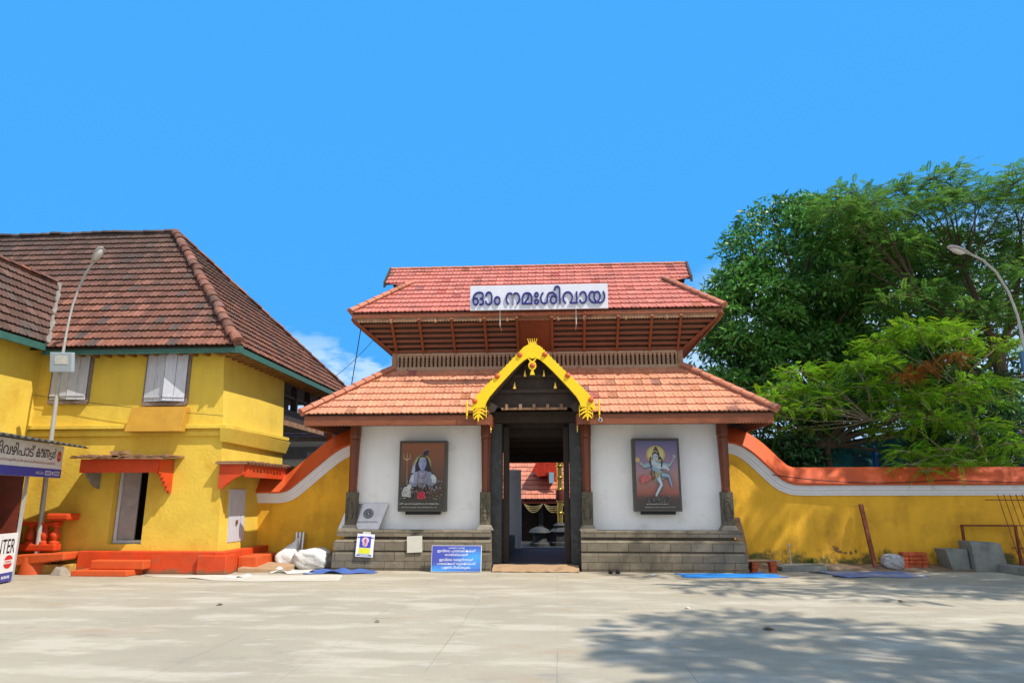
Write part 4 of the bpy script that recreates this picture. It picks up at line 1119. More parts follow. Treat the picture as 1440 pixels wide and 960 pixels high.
cw = compound('long ochre compound wall with white moulding and orange coping right of the gatehouse', [(3.75, 2.66), (4.16, 2.68), (4.42, 2.62), (4.68, 2.44), (5.0, 2.12), (5.3, 1.84), (5.6, 1.70), (5.95, 1.66), (7, 1.66), (10, 1.66), (15.5, 1.66)], 17.4, .35, (9, 17.4, 0))
# stains near the foot of the right wall, thin patches of moss
m = MB()
for cx, cz, rx, rz in ((6.6, .42, .07, .06), (6.66, .36, .09, .035), (6.80, .33, .06, .03), (6.93, .33, .04, .05), (7.05, .36, .03, .07), (4.95, .30, .03, .03), (5.02, .27, .04, .02), (6.55, .47, .02, .03)):
    n_ = 30; pts = [(cx + rx * math.cos(a) * random.uniform(.3, 1.2), cz + rz * math.sin(a) * random.uniform(.3, 1.2)) for a in np.linspace(0, 6.1, n_)]
    flat(m, pts, (.16, .08, .03), 17.397)
m.build('flaked_patch', paint, cw)

# ================================================================ LEFT HOUSE
hs = thing('old_tiled_house', 'old ochre two storey house with dark steep tiled roof and orange plinth', 'house', (-9.5, 17, 0))
WY = 15.2
m = MB()
T = 5.05
m.box(-12.3, -10.02, WY, WY + .4, 0, T)
m.box(-10.02, -9.24, WY, WY + .4, 2.28, T)
m.box(-10.02, -9.24, WY, WY + .4, 0, .60)
m.hexa([(-9.24, WY, 0), (-7.44, WY, 0), (-7.44, 18.7, 0), (-9.24, 18.7, 0)], [(-9.24, WY, 3.0), (-7.60, WY, 3.0), (-7.60, 18.7, 3.0), (-9.24, 18.7, 3.0)])
m.hexa([(-9.24, WY, 3.0), (-7.60, WY, 3.0), (-7.60, 18.7, 3.0), (-9.24, 18.7, 3.0)], [(-9.24, WY, T), (-7.76, WY, T), (-7.70, 18.7, T), (-9.24, 18.7, T)])
m.box(-15.5, -9.24, 18.3, 18.7, 0, T)
m.box(-12.6, -12.22, 8.5, WY - .002, 0, T + .1)
m.box(-15.5, -12.6, 8.5, 8.9, 0, T + .1)
hw = m.build('wall', yellow, hs)
m = MB()       # dark rear part with open gallery
m.box(-9.2, -7.75, 18.72, 22.4, 3.74, 4.1); m.box(-11, -9.75, 18.72, 22.4, 0, 3.05)
for y in (18.75, 19.9, 21.0, 22.25): m.box(-7.95, -7.76, y, y + .12, 3.9, 5.1)
m.box(-9.2, -9.0, 18.72, 22.4, 4.1, 5.1)
m.box(-7.92, -7.8, 18.75, 22.3, 4.45, 4.53)
m.build('rear_gallery', dark, hs)
m = MB(); m.box(-7.765, -7.70, 18.8, 22.3, 3.62, 3.76); m.build('gallery_ledge', wood_w, hs)
# string courses
m = MB()
for y in (0,):
    m.box(-12.22, -7.50, WY - .06, WY + .02, 2.98, 3.09); m.box(-12.22, -7.46, WY - .13, WY + .02, 3.14, 3.23)
    m.box(-12.22, -7.52, WY - .04, WY + .02, 3.09, 3.14)
    m.hexa([(-7.62, WY - .06, 2.84), (-7.50, WY - .06, 2.84), (-7.50, 18.72, 2.80), (-7.62, 18.72, 2.80)], [(-7.62, WY - .13, 3.15), (-7.40, WY - .13, 3.15), (-7.40, 18.74, 3.11), (-7.62, 18.74, 3.11)])
    m.box(-7.7, -7.44, WY - .10, 18.73, 3.153, 3.235)
m.build('string_course', yellow, hs, .008)
# plinth
m = MB()
m.box(-10.5, -7.24, WY - .24, WY - .003, 0, .47)
m.box(-7.40, -7.16, WY - .28, 17.6, 0, .465)
m.box(-7.75, -7.10, WY - .32, WY + .1, 0, .40)
m.build('orange_plinth', orange, hs, .02)
m = MB()
m.prism([(-10.22, 14.42), (-9.0, 14.42), (-8.95, 14.94), (-10.25, 14.94)], 'z', 0, .115)
m.build('front_step', capmat, hs, .02)
m = MB().box(-9.98, -8.80, 14.66, 14.945, .118, .30); m.build('front_step', capmat, hs, .02)
m = MB().box(-7.15, -6.72, 15.55, 16.7, 0, .33); m.build('side_step', capmat, hs, .02)
# front door
m = MB(); m.box(-10.0, -9.93, WY + .16, WY + .26, .61, 2.27); m.box(-9.33, -9.26, WY + .16, WY + .26, .61, 2.27); m.box(-9.93, -9.33, WY + .16, WY + .26, .61, .68); m.box(-9.93, -9.33, WY + .16, WY + .26, 2.2, 2.27)
dr = m.build('front_door_frame', grey_sh, hs, .005)
m = MB(); m.box(-9.92, -9.53, WY + .19, WY + .23, .69, 2.19); m.box(-9.90, -9.55, WY + .18, WY + .19, 1.35, 1.40); m.build('door_leaf', mat('brown_grey_door', (.30, .27, .26), .6, .15, 5), dr, .004)
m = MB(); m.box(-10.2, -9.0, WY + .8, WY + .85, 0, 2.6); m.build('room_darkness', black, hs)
# door canopies
m = MB(); m.hexa([(-10.62, 14.45, 2.44), (-8.50, 14.42, 2.42), (-8.44, WY, 2.50), (-10.6, WY, 2.50)], [(-10.62, 14.45, 2.47), (-8.50, 14.42, 2.45), (-8.44, WY, 2.53), (-10.6, WY, 2.53)])
for i in range(12):
    x = -10.55 + i * .18; m.box(x, x + .12, 14.38 + random.uniform(0, .05), WY - .05, 2.48 + (i % 3) * .012, 2.50 + (i % 3) * .012)
m.box(-9.75, -9.4, 14.5, 14.7, 2.535, 2.60)
cp = m.build('front_canopy', wood_w, hs)
m = MB(); m.box(-10.45, -8.68, 14.58, 14.63, 2.14, 2.43)
m.prism([(14.63, 2.43), (14.63, 2.12), (14.72, 2.12), (14.72, 2.04), (14.81, 2.04), (14.81, 1.96), (14.90, 1.96), (14.90, 1.86), (15.0, 1.86), (15.0, 1.76), (15.1, 1.76), (15.1, 1.70), (15.19, 1.70), (15.19, 2.43)], 'x', -8.72, -8.66)
m.build('canopy_board', orange, cp)
MB().prism([(14.66, 2.40), (14.66, 2.14), (15.0, 1.86), (15.19, 1.80), (15.19, 2.40)], 'x', -10.40, -10.35).build('bracket', conc, cp)
m = MB(); m.box(-7.62, -6.90, 15.02, 18.1, 2.34, 2.38)
for i in range(16): m.box(-7.6, -6.84 + random.uniform(-.02, .04), 15.04 + i * .19, 15.17 + i * .19, 2.385 + (i % 2) * .012, 2.405 + (i % 2) * .012)
cp = m.build('side_canopy', wood_w, hs)
m = MB(); m.prism([(-7.55, 2.335), (-7.55, 1.80), (-7.45, 1.80), (-7.3, 1.95), (-7.15, 2.05), (-6.98, 2.12), (-6.98, 2.335)], 'y', 15.1, 15.16)
m.box(-7.0, -6.95, 15.165, 17.9, 2.06, 2.335)
m.prism([(-7.55, 2.335), (-7.55, 1.80), (-7.4, 1.80), (-7.3, 1.9), (-7.2, 1.9), (-7.1, 2.0), (-6.95, 2.0), (-6.95, 2.335)], 'y', 17.905, 17.97)
m.build('canopy_board', orange, cp)
# side door
m = MB(); m.hexa([(-7.50, 15.62, .62), (-7.46, 15.62, .62), (-7.46, 16.42, .62), (-7.50, 16.42, .62)], [(-7.56, 15.62, 1.80), (-7.50, 15.62, 1.80), (-7.50, 16.42, 1.80), (-7.56, 16.42, 1.80)])
dr = m.build('side_door', grey_sh, hs)
m = MB(); m.box(-7.46, -7.44, 15.95, 16.02, 1.0, 1.1); m.build('handle', rust, dr)
# windows
def window(xa, xb, z0, z1, open_l, open_r, closed_y=WY):
    m = MB()
    m.box(xa - .06, xa, closed_y - .05, closed_y + .02, z0 - .05, z1 + .05); m.box(xb, xb + .06, closed_y - .05, closed_y + .02, z0 - .05, z1 + .05)
    m.box(xa, xb, closed_y - .05, closed_y + .02, z1, z1 + .05); m.box(xa - .03, xb + .03, closed_y - .09, closed_y + .02, z0 - .09, z0)
    w_ = m.build('window', mat('window_frame_paint', (.20, .15, .13), .7, .2, 6), hs, .004)
    MB().box(xa, xb, closed_y - .012, closed_y - .004, z0, z1).build('dark_backing', black, w_)  # black panel, no hole: stands in for the dark behind the shutters
    wd = (xb - xa) / 2
    for sgn_, x_, ang in ((1, xa, open_l), (-1, xb, open_r)):
        Mx = Matrix.Translation((x_, closed_y - .055, 0)) @ Matrix.Rotation(R(-ang * sgn_), 4, 'Z')
        m = MB(Mx)
        for k in range(2):
            a = sgn_ * (wd / 2 * k + .004); b = sgn_ * (wd / 2 * (k + 1) - .004); a, b = sorted((a, b))
            m.box(a, b, -.03, 0, z0 + .12, z1 - .01); m.box(a, b, -.028, -.002, z0 + .01, z0 + .105)
        m.box(*sorted((sgn_ * .01, sgn_ * (wd - .01))), -.045, -.03, z0 + .09, z0 + .13)
        m.build('shutter', grey_sh, w_, .003)
window(-9.52, -8.56, 3.76, 4.88, 8, 16)
window(-11.82, -10.95, 3.82, 4.92, 4, 6)
m = MB(Matrix.Translation((-12.20, 10.9, 0)) @ Matrix.Rotation(R(90), 4, 'Z'))
m.box(-1.0, 1.9, -.02, .02, 4.0, 4.9); m.build('wing_window', dark, hs)
# plaque boxes
m = MB(); m.hexa([(-9.73, WY - .34, 3.06), (-8.42, WY - .34, 3.06), (-8.42, WY - .135, 3.06), (-9.73, WY - .135, 3.06)], [(-9.70, WY - .20, 3.63), (-8.42, WY - .20, 3.63), (-8.42, WY, 3.63), (-9.70, WY, 3.63)])
m.build('cover_panel', mat('brown_ochre_panel', (.46, .24, .025), .6, .1, 4, .1, 30), hs, .008)
# roof: main
EYH, EZH, EXR = 14.78, 5.0, -7.24
AP = Vector((-11.3, 18.55, 9.32)); YBK = 24.7
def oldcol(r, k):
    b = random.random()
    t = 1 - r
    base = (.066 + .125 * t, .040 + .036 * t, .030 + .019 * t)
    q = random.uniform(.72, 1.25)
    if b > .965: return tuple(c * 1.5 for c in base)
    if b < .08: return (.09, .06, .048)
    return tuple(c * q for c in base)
m = MB()
fv = Vector((0, AP.y - EYH, AP.z - EZH)); fl = fv.length
XL = -20.0
# front plane left edge is bounded by the valley against the wing
def fmin(v):
    z = EZH + v / fl * (AP.z - EZH)
    if z < 7.05: return -11.78 - 1.35 * (z - 5.1) / 1.95 - EXR if z > 5.1 else -11.78 - EXR
    return XL - EXR
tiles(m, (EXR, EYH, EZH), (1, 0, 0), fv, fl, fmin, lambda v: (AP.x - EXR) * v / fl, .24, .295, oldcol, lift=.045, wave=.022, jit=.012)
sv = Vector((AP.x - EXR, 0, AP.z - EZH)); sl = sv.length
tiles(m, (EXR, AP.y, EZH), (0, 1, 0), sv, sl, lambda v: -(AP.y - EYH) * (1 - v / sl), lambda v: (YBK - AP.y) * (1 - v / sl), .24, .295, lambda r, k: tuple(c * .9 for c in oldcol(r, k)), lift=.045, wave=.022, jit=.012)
# wing roof
WX, WZ, WR, WRZ = -11.86, 5.12, -13.15, 7.10
wv = Vector((WR - WX, 0, WRZ - WZ)); wl = wv.length
yv = lambda v: EYH + ((WZ + v / wl * (WRZ - WZ)) - EZH) / (AP.z - EZH) * (AP.y - EYH)
wcol = lambda r, k: tuple(c * 1.15 for c in oldcol(.8, k))
tiles(m, (WX, 0, WZ), (0, 1, 0), wv, wl, lambda v: 8.3, yv, .24, .27, wcol, lift=.045, wave=.022, jit=.012)
wv2 = Vector((-(WR - WX), 0, WRZ - WZ))
tiles(m, (2 * WR - WX, 0, WZ), (0, 1, 0), wv2, wl, lambda v: 8.3, yv, .48, .27, wcol, lift=.045)
hr = m.build('roof', oldtile, hs)
m = MB(); dcol = vary((.20, .085, .055), .35, .1)
caps(m, (EXR, EYH, EZH + .03), tuple(AP), .12, .34, dcol, .03); m.build('hip_cap', oldtile, hr); m = MB()
caps(m, (XL, AP.y, AP.z - .02), (AP.x, AP.y, AP.z), .10, .32, vary((.07, .05, .045), .3), .03)
m.build('ridge_cap', oldtile, hr); m = MB()
caps(m, (EXR, YBK, EZH + .03), tuple(AP), .10, .34, dcol, .02); m.build('hip_cap', oldtile, hr); m = MB()
caps(m, (WR, 8.3, WRZ), (WR, 16.4, WRZ), .10, .32, dcol, .02)
m.build('ridge_cap', oldtile, hr)
m = MB()      # cement valley
va = Vector((WX, yv(0), WZ + .03)); vb = Vector((WR, yv(wl), WRZ + .03))
m.tube([va.lerp(vb, t) + Vector((random.uniform(-.02, .02), random.uniform(-.03, .0), random.uniform(0, .02))) for t in np.linspace(-.03, 1, 14)], [.06 + .02 * math.sin(i * 2) for i in range(14)], 8)
m.build('valley_gutter', mat('cement_mortar', (.20, .18, .155), .9, .25, 8, .5, 20), hr)
m = MB(); d = .05
m.add([(XL, EYH, EZH - d), (EXR, EYH, EZH - d), (AP.x, AP.y, AP.z - d), (XL, AP.y, AP.z - d)], [(0, 1, 2, 3)])
m.add([(EXR, EYH, EZH - d), (EXR, YBK, EZH - d), (AP.x, AP.y, AP.z - d)], [(0, 1, 2)])
m.add([(XL, YBK, EZH - d), (EXR, YBK, EZH - d), (AP.x, AP.y, AP.z - d), (XL, AP.y, AP.z - d)], [(0, 1, 2, 3)])
m.add([(WX, 8.3, WZ - d), (WX, 14.7, WZ - d), (WR, 16.4, WRZ - d), (WR, 8.3, WRZ - d)], [(0, 1, 2, 3)])
m.build('roof_boarding', dark, hr)
m = MB()
m.box(WX - .04, EXR + .06, EYH + .02, EYH + .06, 4.835, 4.965); m.box(EXR - .0, EXR + .05, EYH + .062, YBK, 4.835, 4.965)
m.box(EXR - .05, EXR + .09, EYH - .0, EYH + .12, 4.825, 4.985)
m.box(WX + .0, WX + .05, 8.3, EYH + .018, 4.93, 5.085)
m.build('eave_fascia', green, hr)
rfm = mat('yellowed_rafter', (.25, .12, .03), .8, .2, 5)
for i in range(26):
    y = EYH + .2 + i * .3; MB().box(EXR - .55, EXR - .02, y, y + .07, 4.82, 4.92).build('rafter', rfm, hr)
for i in range(15):
    x = EXR - .3 - i * .3; MB().box(x, x + .07, EYH + .07, WY + .02, 4.83, 4.92).build('rafter', rfm, hr)

# orange baluster stair parapet beside the house
st = thing('stair_parapet', 'orange stair parapet with stubby balusters between lamp post and house', 'parapet', (-11.2, 15.1, 0))
m = MB(); m.hexa([(-12.2, 14.6, .10), (-10.55, 14.6, .30), (-10.55, 15.15, .30), (-12.2, 15.15, .10)], [(-12.2, 14.6, .38), (-10.55, 14.6, .46), (-10.55, 15.15, .46), (-12.2, 15.15, .38)]); m.build('sloping_slab', capmat, st, .03)
m = MB(); m.box(-12.1, -10.5, 14.75, 15.15, 0, .2); m.build('base', yellow, st)
m = MB(); m.box(-12.1, -10.95, 14.82, 15.05, .47, .62); m.build('lower_rail', orange, st, .03)
m = MB(); m.box(-12.1, -10.98, 14.80, 15.08, 1.02, 1.10); m.box(-11.2, -10.68, 14.75, 15.15, 1.12, 1.27); m.build('hand_rail', orange, st, .04)
for x in (-11.95, -11.62, -11.30, -11.06):
    m = MB(); m.lathe([(.11, .62), (.11, .66), (.06, .69), (.10, .76), (.11, .82), (.06, .92), (.05, .96), (.09, 1.0), (.10, 1.02)], (x, 14.94, 0), 12); m.build('baluster', orange, st)
m = MB(); m.add([(-10.78, 14.55, 0), (-10.5, 14.5, 0), (-10.42, 14.75, 0), (-10.75, 14.8, 0), (-10.72, 14.62, .17), (-10.55, 14.6, .12), (-10.5, 14.72, .13), (-10.7, 14.75, .2)], [(0, 1, 5, 4), (1, 2, 6, 5), (2, 3, 7, 6), (3, 0, 4, 7), (4, 5, 6, 7)])
tag(m.build('stone_block', stone2, None, .02, org=(-10.6, 14.6, 0)), 'rough grey brown stone at the left end of the orange plinth', 'stone')
fn = thing('wheel', 'dark round fan wheel leaning behind the kiosk post near the lamp post', 'fan', (-12.0, 14.45, .98))
m = MB(); m.lathe([(.25, -.03), (.27, 0), (.25, .03), (.2, .02), (.2, -.02), (.25, -.03)], (-11.72, 14.4, 1.12), 24, ax='x'); m.build('rim', black, fn)
m = MB(); m.lathe([(.07, -.03), (.08, 0), (.07, .05)], (-11.72, 14.4, 1.12), 14, ax='x')
for k in range(5):
    a = k * 2 * math.pi / 5; m.tube([(-11.72, 14.4, 1.12), (-11.70, 14.4 + .21 * math.cos(a), 1.12 + .21 * math.sin(a))], [.03, .05], 5)
m.build('blades', rust, fn)
m = MB(); m.tube([(-11.72, 14.4, .85), (-11.8, 14.45, .0)], .02, 6); m.build('stand', rust, fn)

# ================================================================ LAMP POSTS
def lamp(label, base, path, head_dir, label_extra=None):
    t = thing('street_lamp', label, 'street lamp', base)
    m = MB(); m.tube(path, [.055, .05, .04] + [.025] * (len(path) - 3) if len(path) > 4 else .05, 10); m.build('pole', lampwhite, t)
    e = Vector(path[-1]); d = Vector(head_dir).normalized()
    side = d.cross(Vector((0, 0, 1))).normalized(); up = side.cross(d)
    vs = []; fs = []; prof_ = [(0, .03, .025), (.08, .05, .04), (.22, .095, .06), (.38, .105, .058), (.48, .08, .04), (.52, .03, .02)]
    n = 12
    for a, w_, h_ in prof_:
        for k in range(n):
            tt = 2 * math.pi * k / n; s_ = math.sin(tt); vs.append(e + d * a + side * w_ * math.cos(tt) + up * h_ * (s_ if s_ > 0 else s_ * .5))
    for i in range(len(prof_) - 1):
        for k in range(n): fs.append((i * n + k, i * n + (k + 1) % n, (i + 1) * n + (k + 1) % n, (i + 1) * n + k))
    fs.append(tuple((len(prof_) - 1) * n + k for k in range(n)))
    m = MB(); m.add(vs, fs, smooth=True); hd = m.build('lamp_head', lampwhite, t)
    m = MB(); c = e + d * .33 - up * .03
    vs = [c - d * .03 + d * .17 * math.cos(a) + side * .08 * math.sin(a) - up * (.0) for a in np.linspace(0, 2 * math.pi, 17)[:-1]] + [c - d * .03 + d * .11 * math.cos(a) + side * .045 * math.sin(a) - up * .045 for a in np.linspace(0, 2 * math.pi, 17)[:-1]]
    m.add(vs, [(i, (i + 1) % 16, 16 + (i + 1) % 16, 16 + i) for i in range(16)] + [tuple(range(16, 32))], smooth=True); m.build('lens', glassy, hd)
    return t
PX = -11.38
tl = lamp('tall grey street lamp with a square floodlight on an orange footing, before the old house', (PX, 14.9, 0),
     [(PX, 14.9, .3), (PX + .06, 14.75, 2), (PX + .22, 14.48, 4.5), (PX + .27, 14.44, 5.4), (PX + .33, 14.42, 5.9), (PX + .46, 14.38, 6.35), (PX + .62, 14.33, 6.68), (PX + .74, 14.3, 6.85)], (.42, -.25, .42))
m = MB(); m.lathe([(.31, 0), (.305, .36), (.29, .38), (.05, .39)], (PX, 14.9, 0), 24); m.build('footing', capmat, tl)
Mf = Matrix.Translation((-11.02, 14.28, 4.55)) @ Matrix.Rotation(R(8), 4, 'Z') @ Matrix.Rotation(R(12), 4, 'X')
m = MB(Mf); m.box(-.24, .24, 0, .12, -.22, .22); fl_ = m.build('floodlight', mat('floodlight_casing', (.34, .40, .45), .5, .08, 5), tl, .012)
m = MB(Mf); m.box(-.13, .15, -.006, -.001, -.04, .15); m.build('floodlight_glass', glassy, fl_)
m = MB(); m.tube([(-11.05, 14.4, 4.45), (-11.16, 14.49, 4.4)], .02, 6); m.build('bracket', steel, fl_)
tr_ = lamp('tall grey street lamp with a curved arm and blue box at the right edge', (9.45, 14, 0),
     [(9.45, 14, 0), (9.43, 14, 2.5), (9.4, 14, 4.3), (9.36, 14, 5.2), (9.25, 13.98, 5.7), (9.05, 13.95, 6.12), (8.80, 13.9, 6.36), (8.55, 13.86, 6.48)], (-.42, -.1, .12))
m = MB(Matrix.Translation((9.42, 13.9, 4.25)) @ Matrix.Rotation(R(-10), 4, 'Z')); m.box(-.17, .25, 0, .1, -.20, .20); m.build('control_box', mat('blue_grey_box', (.05, .14, .24), .5, .1, 5), tr_, .01)
m = MB(); m.lathe([(.30, 0), (.30, .36), (.05, .38)], (9.45, 14, 0), 20); m.build('footing', conc, tr_)

# ================================================================ KIOSK
kd = Vector((-.228, .974, 0)).normalized(); k0 = Vector((-10.68, 13.4, 0))
ang = math.atan2(kd.y, kd.x)
MK = Matrix.Translation(k0) @ Matrix.Rotation(ang, 4, 'Z')      # local x runs away from the camera, -y faces the yard
ks = thing('ticket_kiosk', 'small offering counter kiosk with a white and blue Malayalam sign under corrugated roof', 'kiosk', tuple(k0))
m = MB(MK); m.box(-3.5, 0.0, 0.0, .05, .03, .93, (.72, .72, .72)); cb = m.build('counter_panel', paint, ks, .004)
m = MB(MK)
m.box(-3.5, .001, -.003, 0, .03, .20, (.05, .06, .28)); 
BOLD = .03; text(m, 'COUNTER', -1.32, .56, 1.24, .27, (.01, .01, .015), depth=.002, y=-.003, res=3); BOLD = 0.0
flat(m, circ(-.24, .40, .16, .125), (.60, .02, .02), -.004); m.box(-.40, -.08, -.007, -.0045, .365, .435, (.75, .7, .68)); marks(m, -.36, .378, .24, .04, (.5, .03, .03), -.0075)
marks(m, -.40, .09, .3, .05, (.7, .7, .75), -.0035)
m.build('lettering', paint, cb)
for bx_ in ((-.02, .03, -.02, .03), (-3.5, -3.44, -.02, .03), (-.02, .03, 1.5, 1.55)): MB(MK).box(*bx_, 0, 2.1).build('corner_post', lampwhite, ks)
m = MB(MK); m.box(-3.5, 0, 1.5, 1.54, 0, 2.4); m.box(-3.5, 0, .05, 1.5, .85, .92); m.box(-.05, -.01, .05, 1.5, 0, 2.2); m.build('inner_panel', red_in, ks)
m = MB(MK); m.box(-1.2, -.35, .5, .55, .95, 1.75); m.build('hatch', mat('dark_green_hatch', (.02, .05, .035), .5, .1, 5), ks)
m = MB(MK)
SE = 1.02
m.box(-3.6, SE, -.16, -.10, 2.02, 2.70, (.70, .72, .72)); sb_ = m.build('sign_board', paint, ks, .004)
m = MB(MK); m.box(-3.6, SE, -.164, -.161, 2.02, 2.20, (.05, .06, .36)); yb_ = -.162
BK = (.01, .01, .03)
# read left to right: ve-di-va-zhi-paa-d  kau-n-da-r
BOLD = .008
text(m, 'െവടിവഴിപാട്', -2.08, 2.40, 1.86, .24, BK, depth=.004, y=yb_, res=4)
text(m, 'കൗണ', -.15, 2.41, .54, .175, BK, depth=.004, y=yb_, res=4)
text(m, 'ട', .405, 2.38, .12, .15, BK, depth=.004, y=yb_ - .001, res=4)
text(m, 'ർ', .54, 2.41, .14, .21, BK, depth=.004, y=yb_, res=4)
BOLD = 0.0
text(m, 'എറണാകുളത്തപ്പൻ, കൊച്ചിൻദേവസ്വം ബോർഡ്', -1.5, 2.27, 2.2, .075, (.30, .10, .06), depth=.002, y=yb_, res=1)
flat(m, circ(.84, 2.47, .095, .115), (.50, .02, .02), yb_ - .002); text(m, 'ഓം', .78, 2.43, .12, .07, (.7, .65, .6), depth=.001, y=yb_ - .003, res=2)
text(m, 'സമർപ്പണം', -.06, 2.075, .32, .075, (.75, .75, .8), depth=.001, y=yb_ - .003, res=1)
m.box(.32, .58, -.168, -.1655, 2.06, 2.155, (.5, .5, .62)); m.box(.70, .94, -.168, -.1655, 2.06, 2.155, (.5, .5, .62)); flat(m, circ(.64, 2.108, .04), (.5, .5, .62), -.167)
marks(m, .35, 2.08, .20, .055, (.08, .08, .35), -.1685); marks(m, .72, 2.08, .20, .055, (.08, .08, .35), -.1685)
m.build('sign_lettering', paint, sb_)
m = MB(MK); vs = []; n = 120
for j, (yy, zz) in enumerate(((-.55, 2.70), (1.9, 3.02))):
    for i in range(n + 1):
        x = -4 + (SE + .25 + 4) * i / n; vs.append((x, yy, zz + .02 * math.sin(i * 1.1) + (.0)))
m.add(vs, [(i, i + 1, n + 2 + i, n + 1 + i) for i in range(n)], smooth=False)
o = m.build('corrugated_roof', iron_dk, ks); o.modifiers.new('s', 'SOLIDIFY').thickness = .015

# ================================================================ WHITE BUILDING BEHIND
wb = thing('white_back_building', 'white building with grey slab and red tiled lean-to between house and gatehouse', 'building', (-8.5, 24, 0))
m = MB().box(-11, -5.5, 25, 29, 0, 4.3); m.build('wall', white, wb)
m = MB().box(-11, -5.7, 24.3, 25.0, 2.98, 3.40); m.build('slab', mat('grey_slab', (.22, .22, .24), .8, .1, 4), wb)
m = MB().box(-11, -5.7, 24.45, 25, 3.405, 3.60); m.build('parapet', white, wb)
m = MB(); v_ = Vector((0, 1.6, .75)); tiles(m, (-11, 24.4, 3.72), (1, 0, 0), v_, v_.length, lambda v: 0, lambda v: 5.5, .23, .3, vary((.34, .14, .10), .15)); m.build('lean_to_roof', tilemat, wb)
m = MB().box(-8.25, -8.05, 24.2, 24.3, 3.4, 4.25); m.build('pier', boss, wb)
m = MB().box(-9.1, -8.1, 24.96, 25.0, 1.8, 2.7); m.build('window', mat('grey_window', (.35, .36, .38), .4, .1, 5), wb)
m = MB(Matrix.Translation((-6.6, 20.6, 0)) @ Matrix.Rotation(R(-25), 4, 'Z')); m.box(-1.3, .9, -.02, .02, 1.9, 3.0)
tag(m.build('metal_shed_side', mat('grey_sheet_metal', (.20, .20, .22), .5, .2, 5, metal=.3), None, org=(-6.6, 20.6, 1.9)), 'grey sheet metal screen behind the left compound wall', 'screen')

# ================================================================ GROUND CLUTTER, LEFT
def cloth_mesh(name, corners, m_, label, cat, amp=.02, n=22, edge=.03, seed=0):
    rr_ = random.Random(seed)
    a, b, c, d_ = [Vector((*p, 0)) for p in corners]
    ph = [rr_.uniform(0, 6) for _ in range(8)]
    vs = []
    for j in range(n + 1):
        for i in range(n + 1):
            u, v = i / n, j / n
            p = (a * (1 - u) + b * u) * (1 - v) + (d_ * (1 - u) + c * u) * v
            ed = min(u, 1 - u, v, 1 - v)
            p.x += edge * math.sin(v * 9 + ph[0]) * (1 - min(1, ed * 6)); p.y += edge * math.sin(u * 11 + ph[1]) * (1 - min(1, ed * 6))
            z = .008 + amp * max(0, math.sin(u * 13 + ph[2] + 3 * math.sin(v * 4 + ph[3])) * .5 + math.sin(v * 11 + u * 6 + ph[4]) * .5) * (.5 + .5 * math.sin(u * 5 + ph[5]))
            vs.append((p.x, p.y, z))
    m = MB(); m.add(vs, [(j * (n + 1) + i, j * (n + 1) + i + 1, (j + 1) * (n + 1) + i + 1, (j + 1) * (n + 1) + i) for j in range(n) for i in range(n)], smooth=True)
    ctr = (sum(p[0] for p in corners) / 4, sum(p[1] for p in corners) / 4, 0)
    o = m.build(name, m_, None, org=ctr); s_ = o.modifiers.new('s', 'SOLIDIFY'); s_.thickness = .006; s_.offset = 1
    return tag(o, label, cat)
cloth_mesh('floor_cloth', [(-8.75, 14.60), (-6.20, 13.72), (-4.30, 13.98), (-4.55, 15.05)][:4], cloth, 'long cream cloth spread on the ground before the house corner', 'cloth', .03, 26, .04, 3)
cloth_mesh('blue_tarpaulin', [(-5.45, 15.15), (-3.95, 15.25), (-4.10, 15.85), (-5.5, 15.95)], blue_d, 'crumpled dark blue tarpaulin left of the gatehouse plinth', 'tarpaulin', .08, 24, .05, 5)
cloth_mesh('white_cloth', [(-6.35, 15.25), (-5.35, 15.20), (-5.5, 15.75), (-6.2, 15.9)], sackm, 'rumpled white cloth between the sacks and the blue tarpaulin', 'cloth', .12, 20, .08, 8)
cloth_mesh('paper_sheet', [(-7.2, 14.45), (-6.6, 14.25), (-6.35, 14.65), (-6.95, 14.85)], sackm, 'white folded paper sheet lying on the cream cloth', 'paper', .05, 12, .03, 9)
t = MB(); t.hexa([(-7.05, 15.35, 0), (-5.95, 15.60, 0), (-6.1, 16.3, 0), (-7.0, 16.2, 0)], [(-7.05, 15.35, .10), (-5.95, 15.60, .05), (-6.1, 16.3, .13), (-7.0, 16.2, .17)])
tag(t.build('flattened_carton', cardboard, None, .01, org=(-6.5, 15.9, 0)), 'flattened brown carton beside the orange side step', 'carton')
def sack(name, label, c, r, rot, m_, neck=None, seed=0, group=None):
    rs = random.Random(seed); bm = bmesh.new(); bmesh.ops.create_icosphere(bm, subdivisions=4, radius=1)
    ph = [rs.uniform(0, 6) for _ in range(9)]
    for v in bm.verts:
        p = v.co.copy()
        k = 1 + .05 * math.sin(p.x * 5 + ph[0] + 2 * p.z) + .05 * math.sin(p.y * 6 + ph[1]) + .035 * math.sin(p.z * 11 + p.x * 7 + ph[2]) + .03 * abs(math.sin(p.x * 13 + p.z * 9 + ph[3])) + .02 * math.sin(p.y * 17 - p.z * 21 + ph[4]) + .015 * math.sin(p.x * 31 + p.y * 23 + ph[5])
        sq = lambda a: math.copysign(abs(a) ** .72, a)
        v.co = Vector((sq(p.x) * r[0], sq(p.y) * r[1], max(-.9, sq(p.z)) * r[2])) * k
        if neck:
            q = v.co.z / r[2]
            if q > .35: f_ = max(.22, 1 - (q - .35) * 1.25); v.co.x = v.co.x * f_ + neck[0] * (q - .35); v.co.y *= f_; v.co.z += (q - .35) * neck[1]
    me = bpy.data.meshes.new(name); bm.to_mesh(me); bm.free(); me.materials.append(m_)
    me.polygons.foreach_set('use_smooth', [True] * len(me.polygons))
    o = bpy.data.objects.new(name, me); COL.objects.link(o); o.location = (c[0], c[1], c[2] + r[2] * .88); o.rotation_euler = (0, 0, R(rot))
    return tag(o, label, 'sack', group)
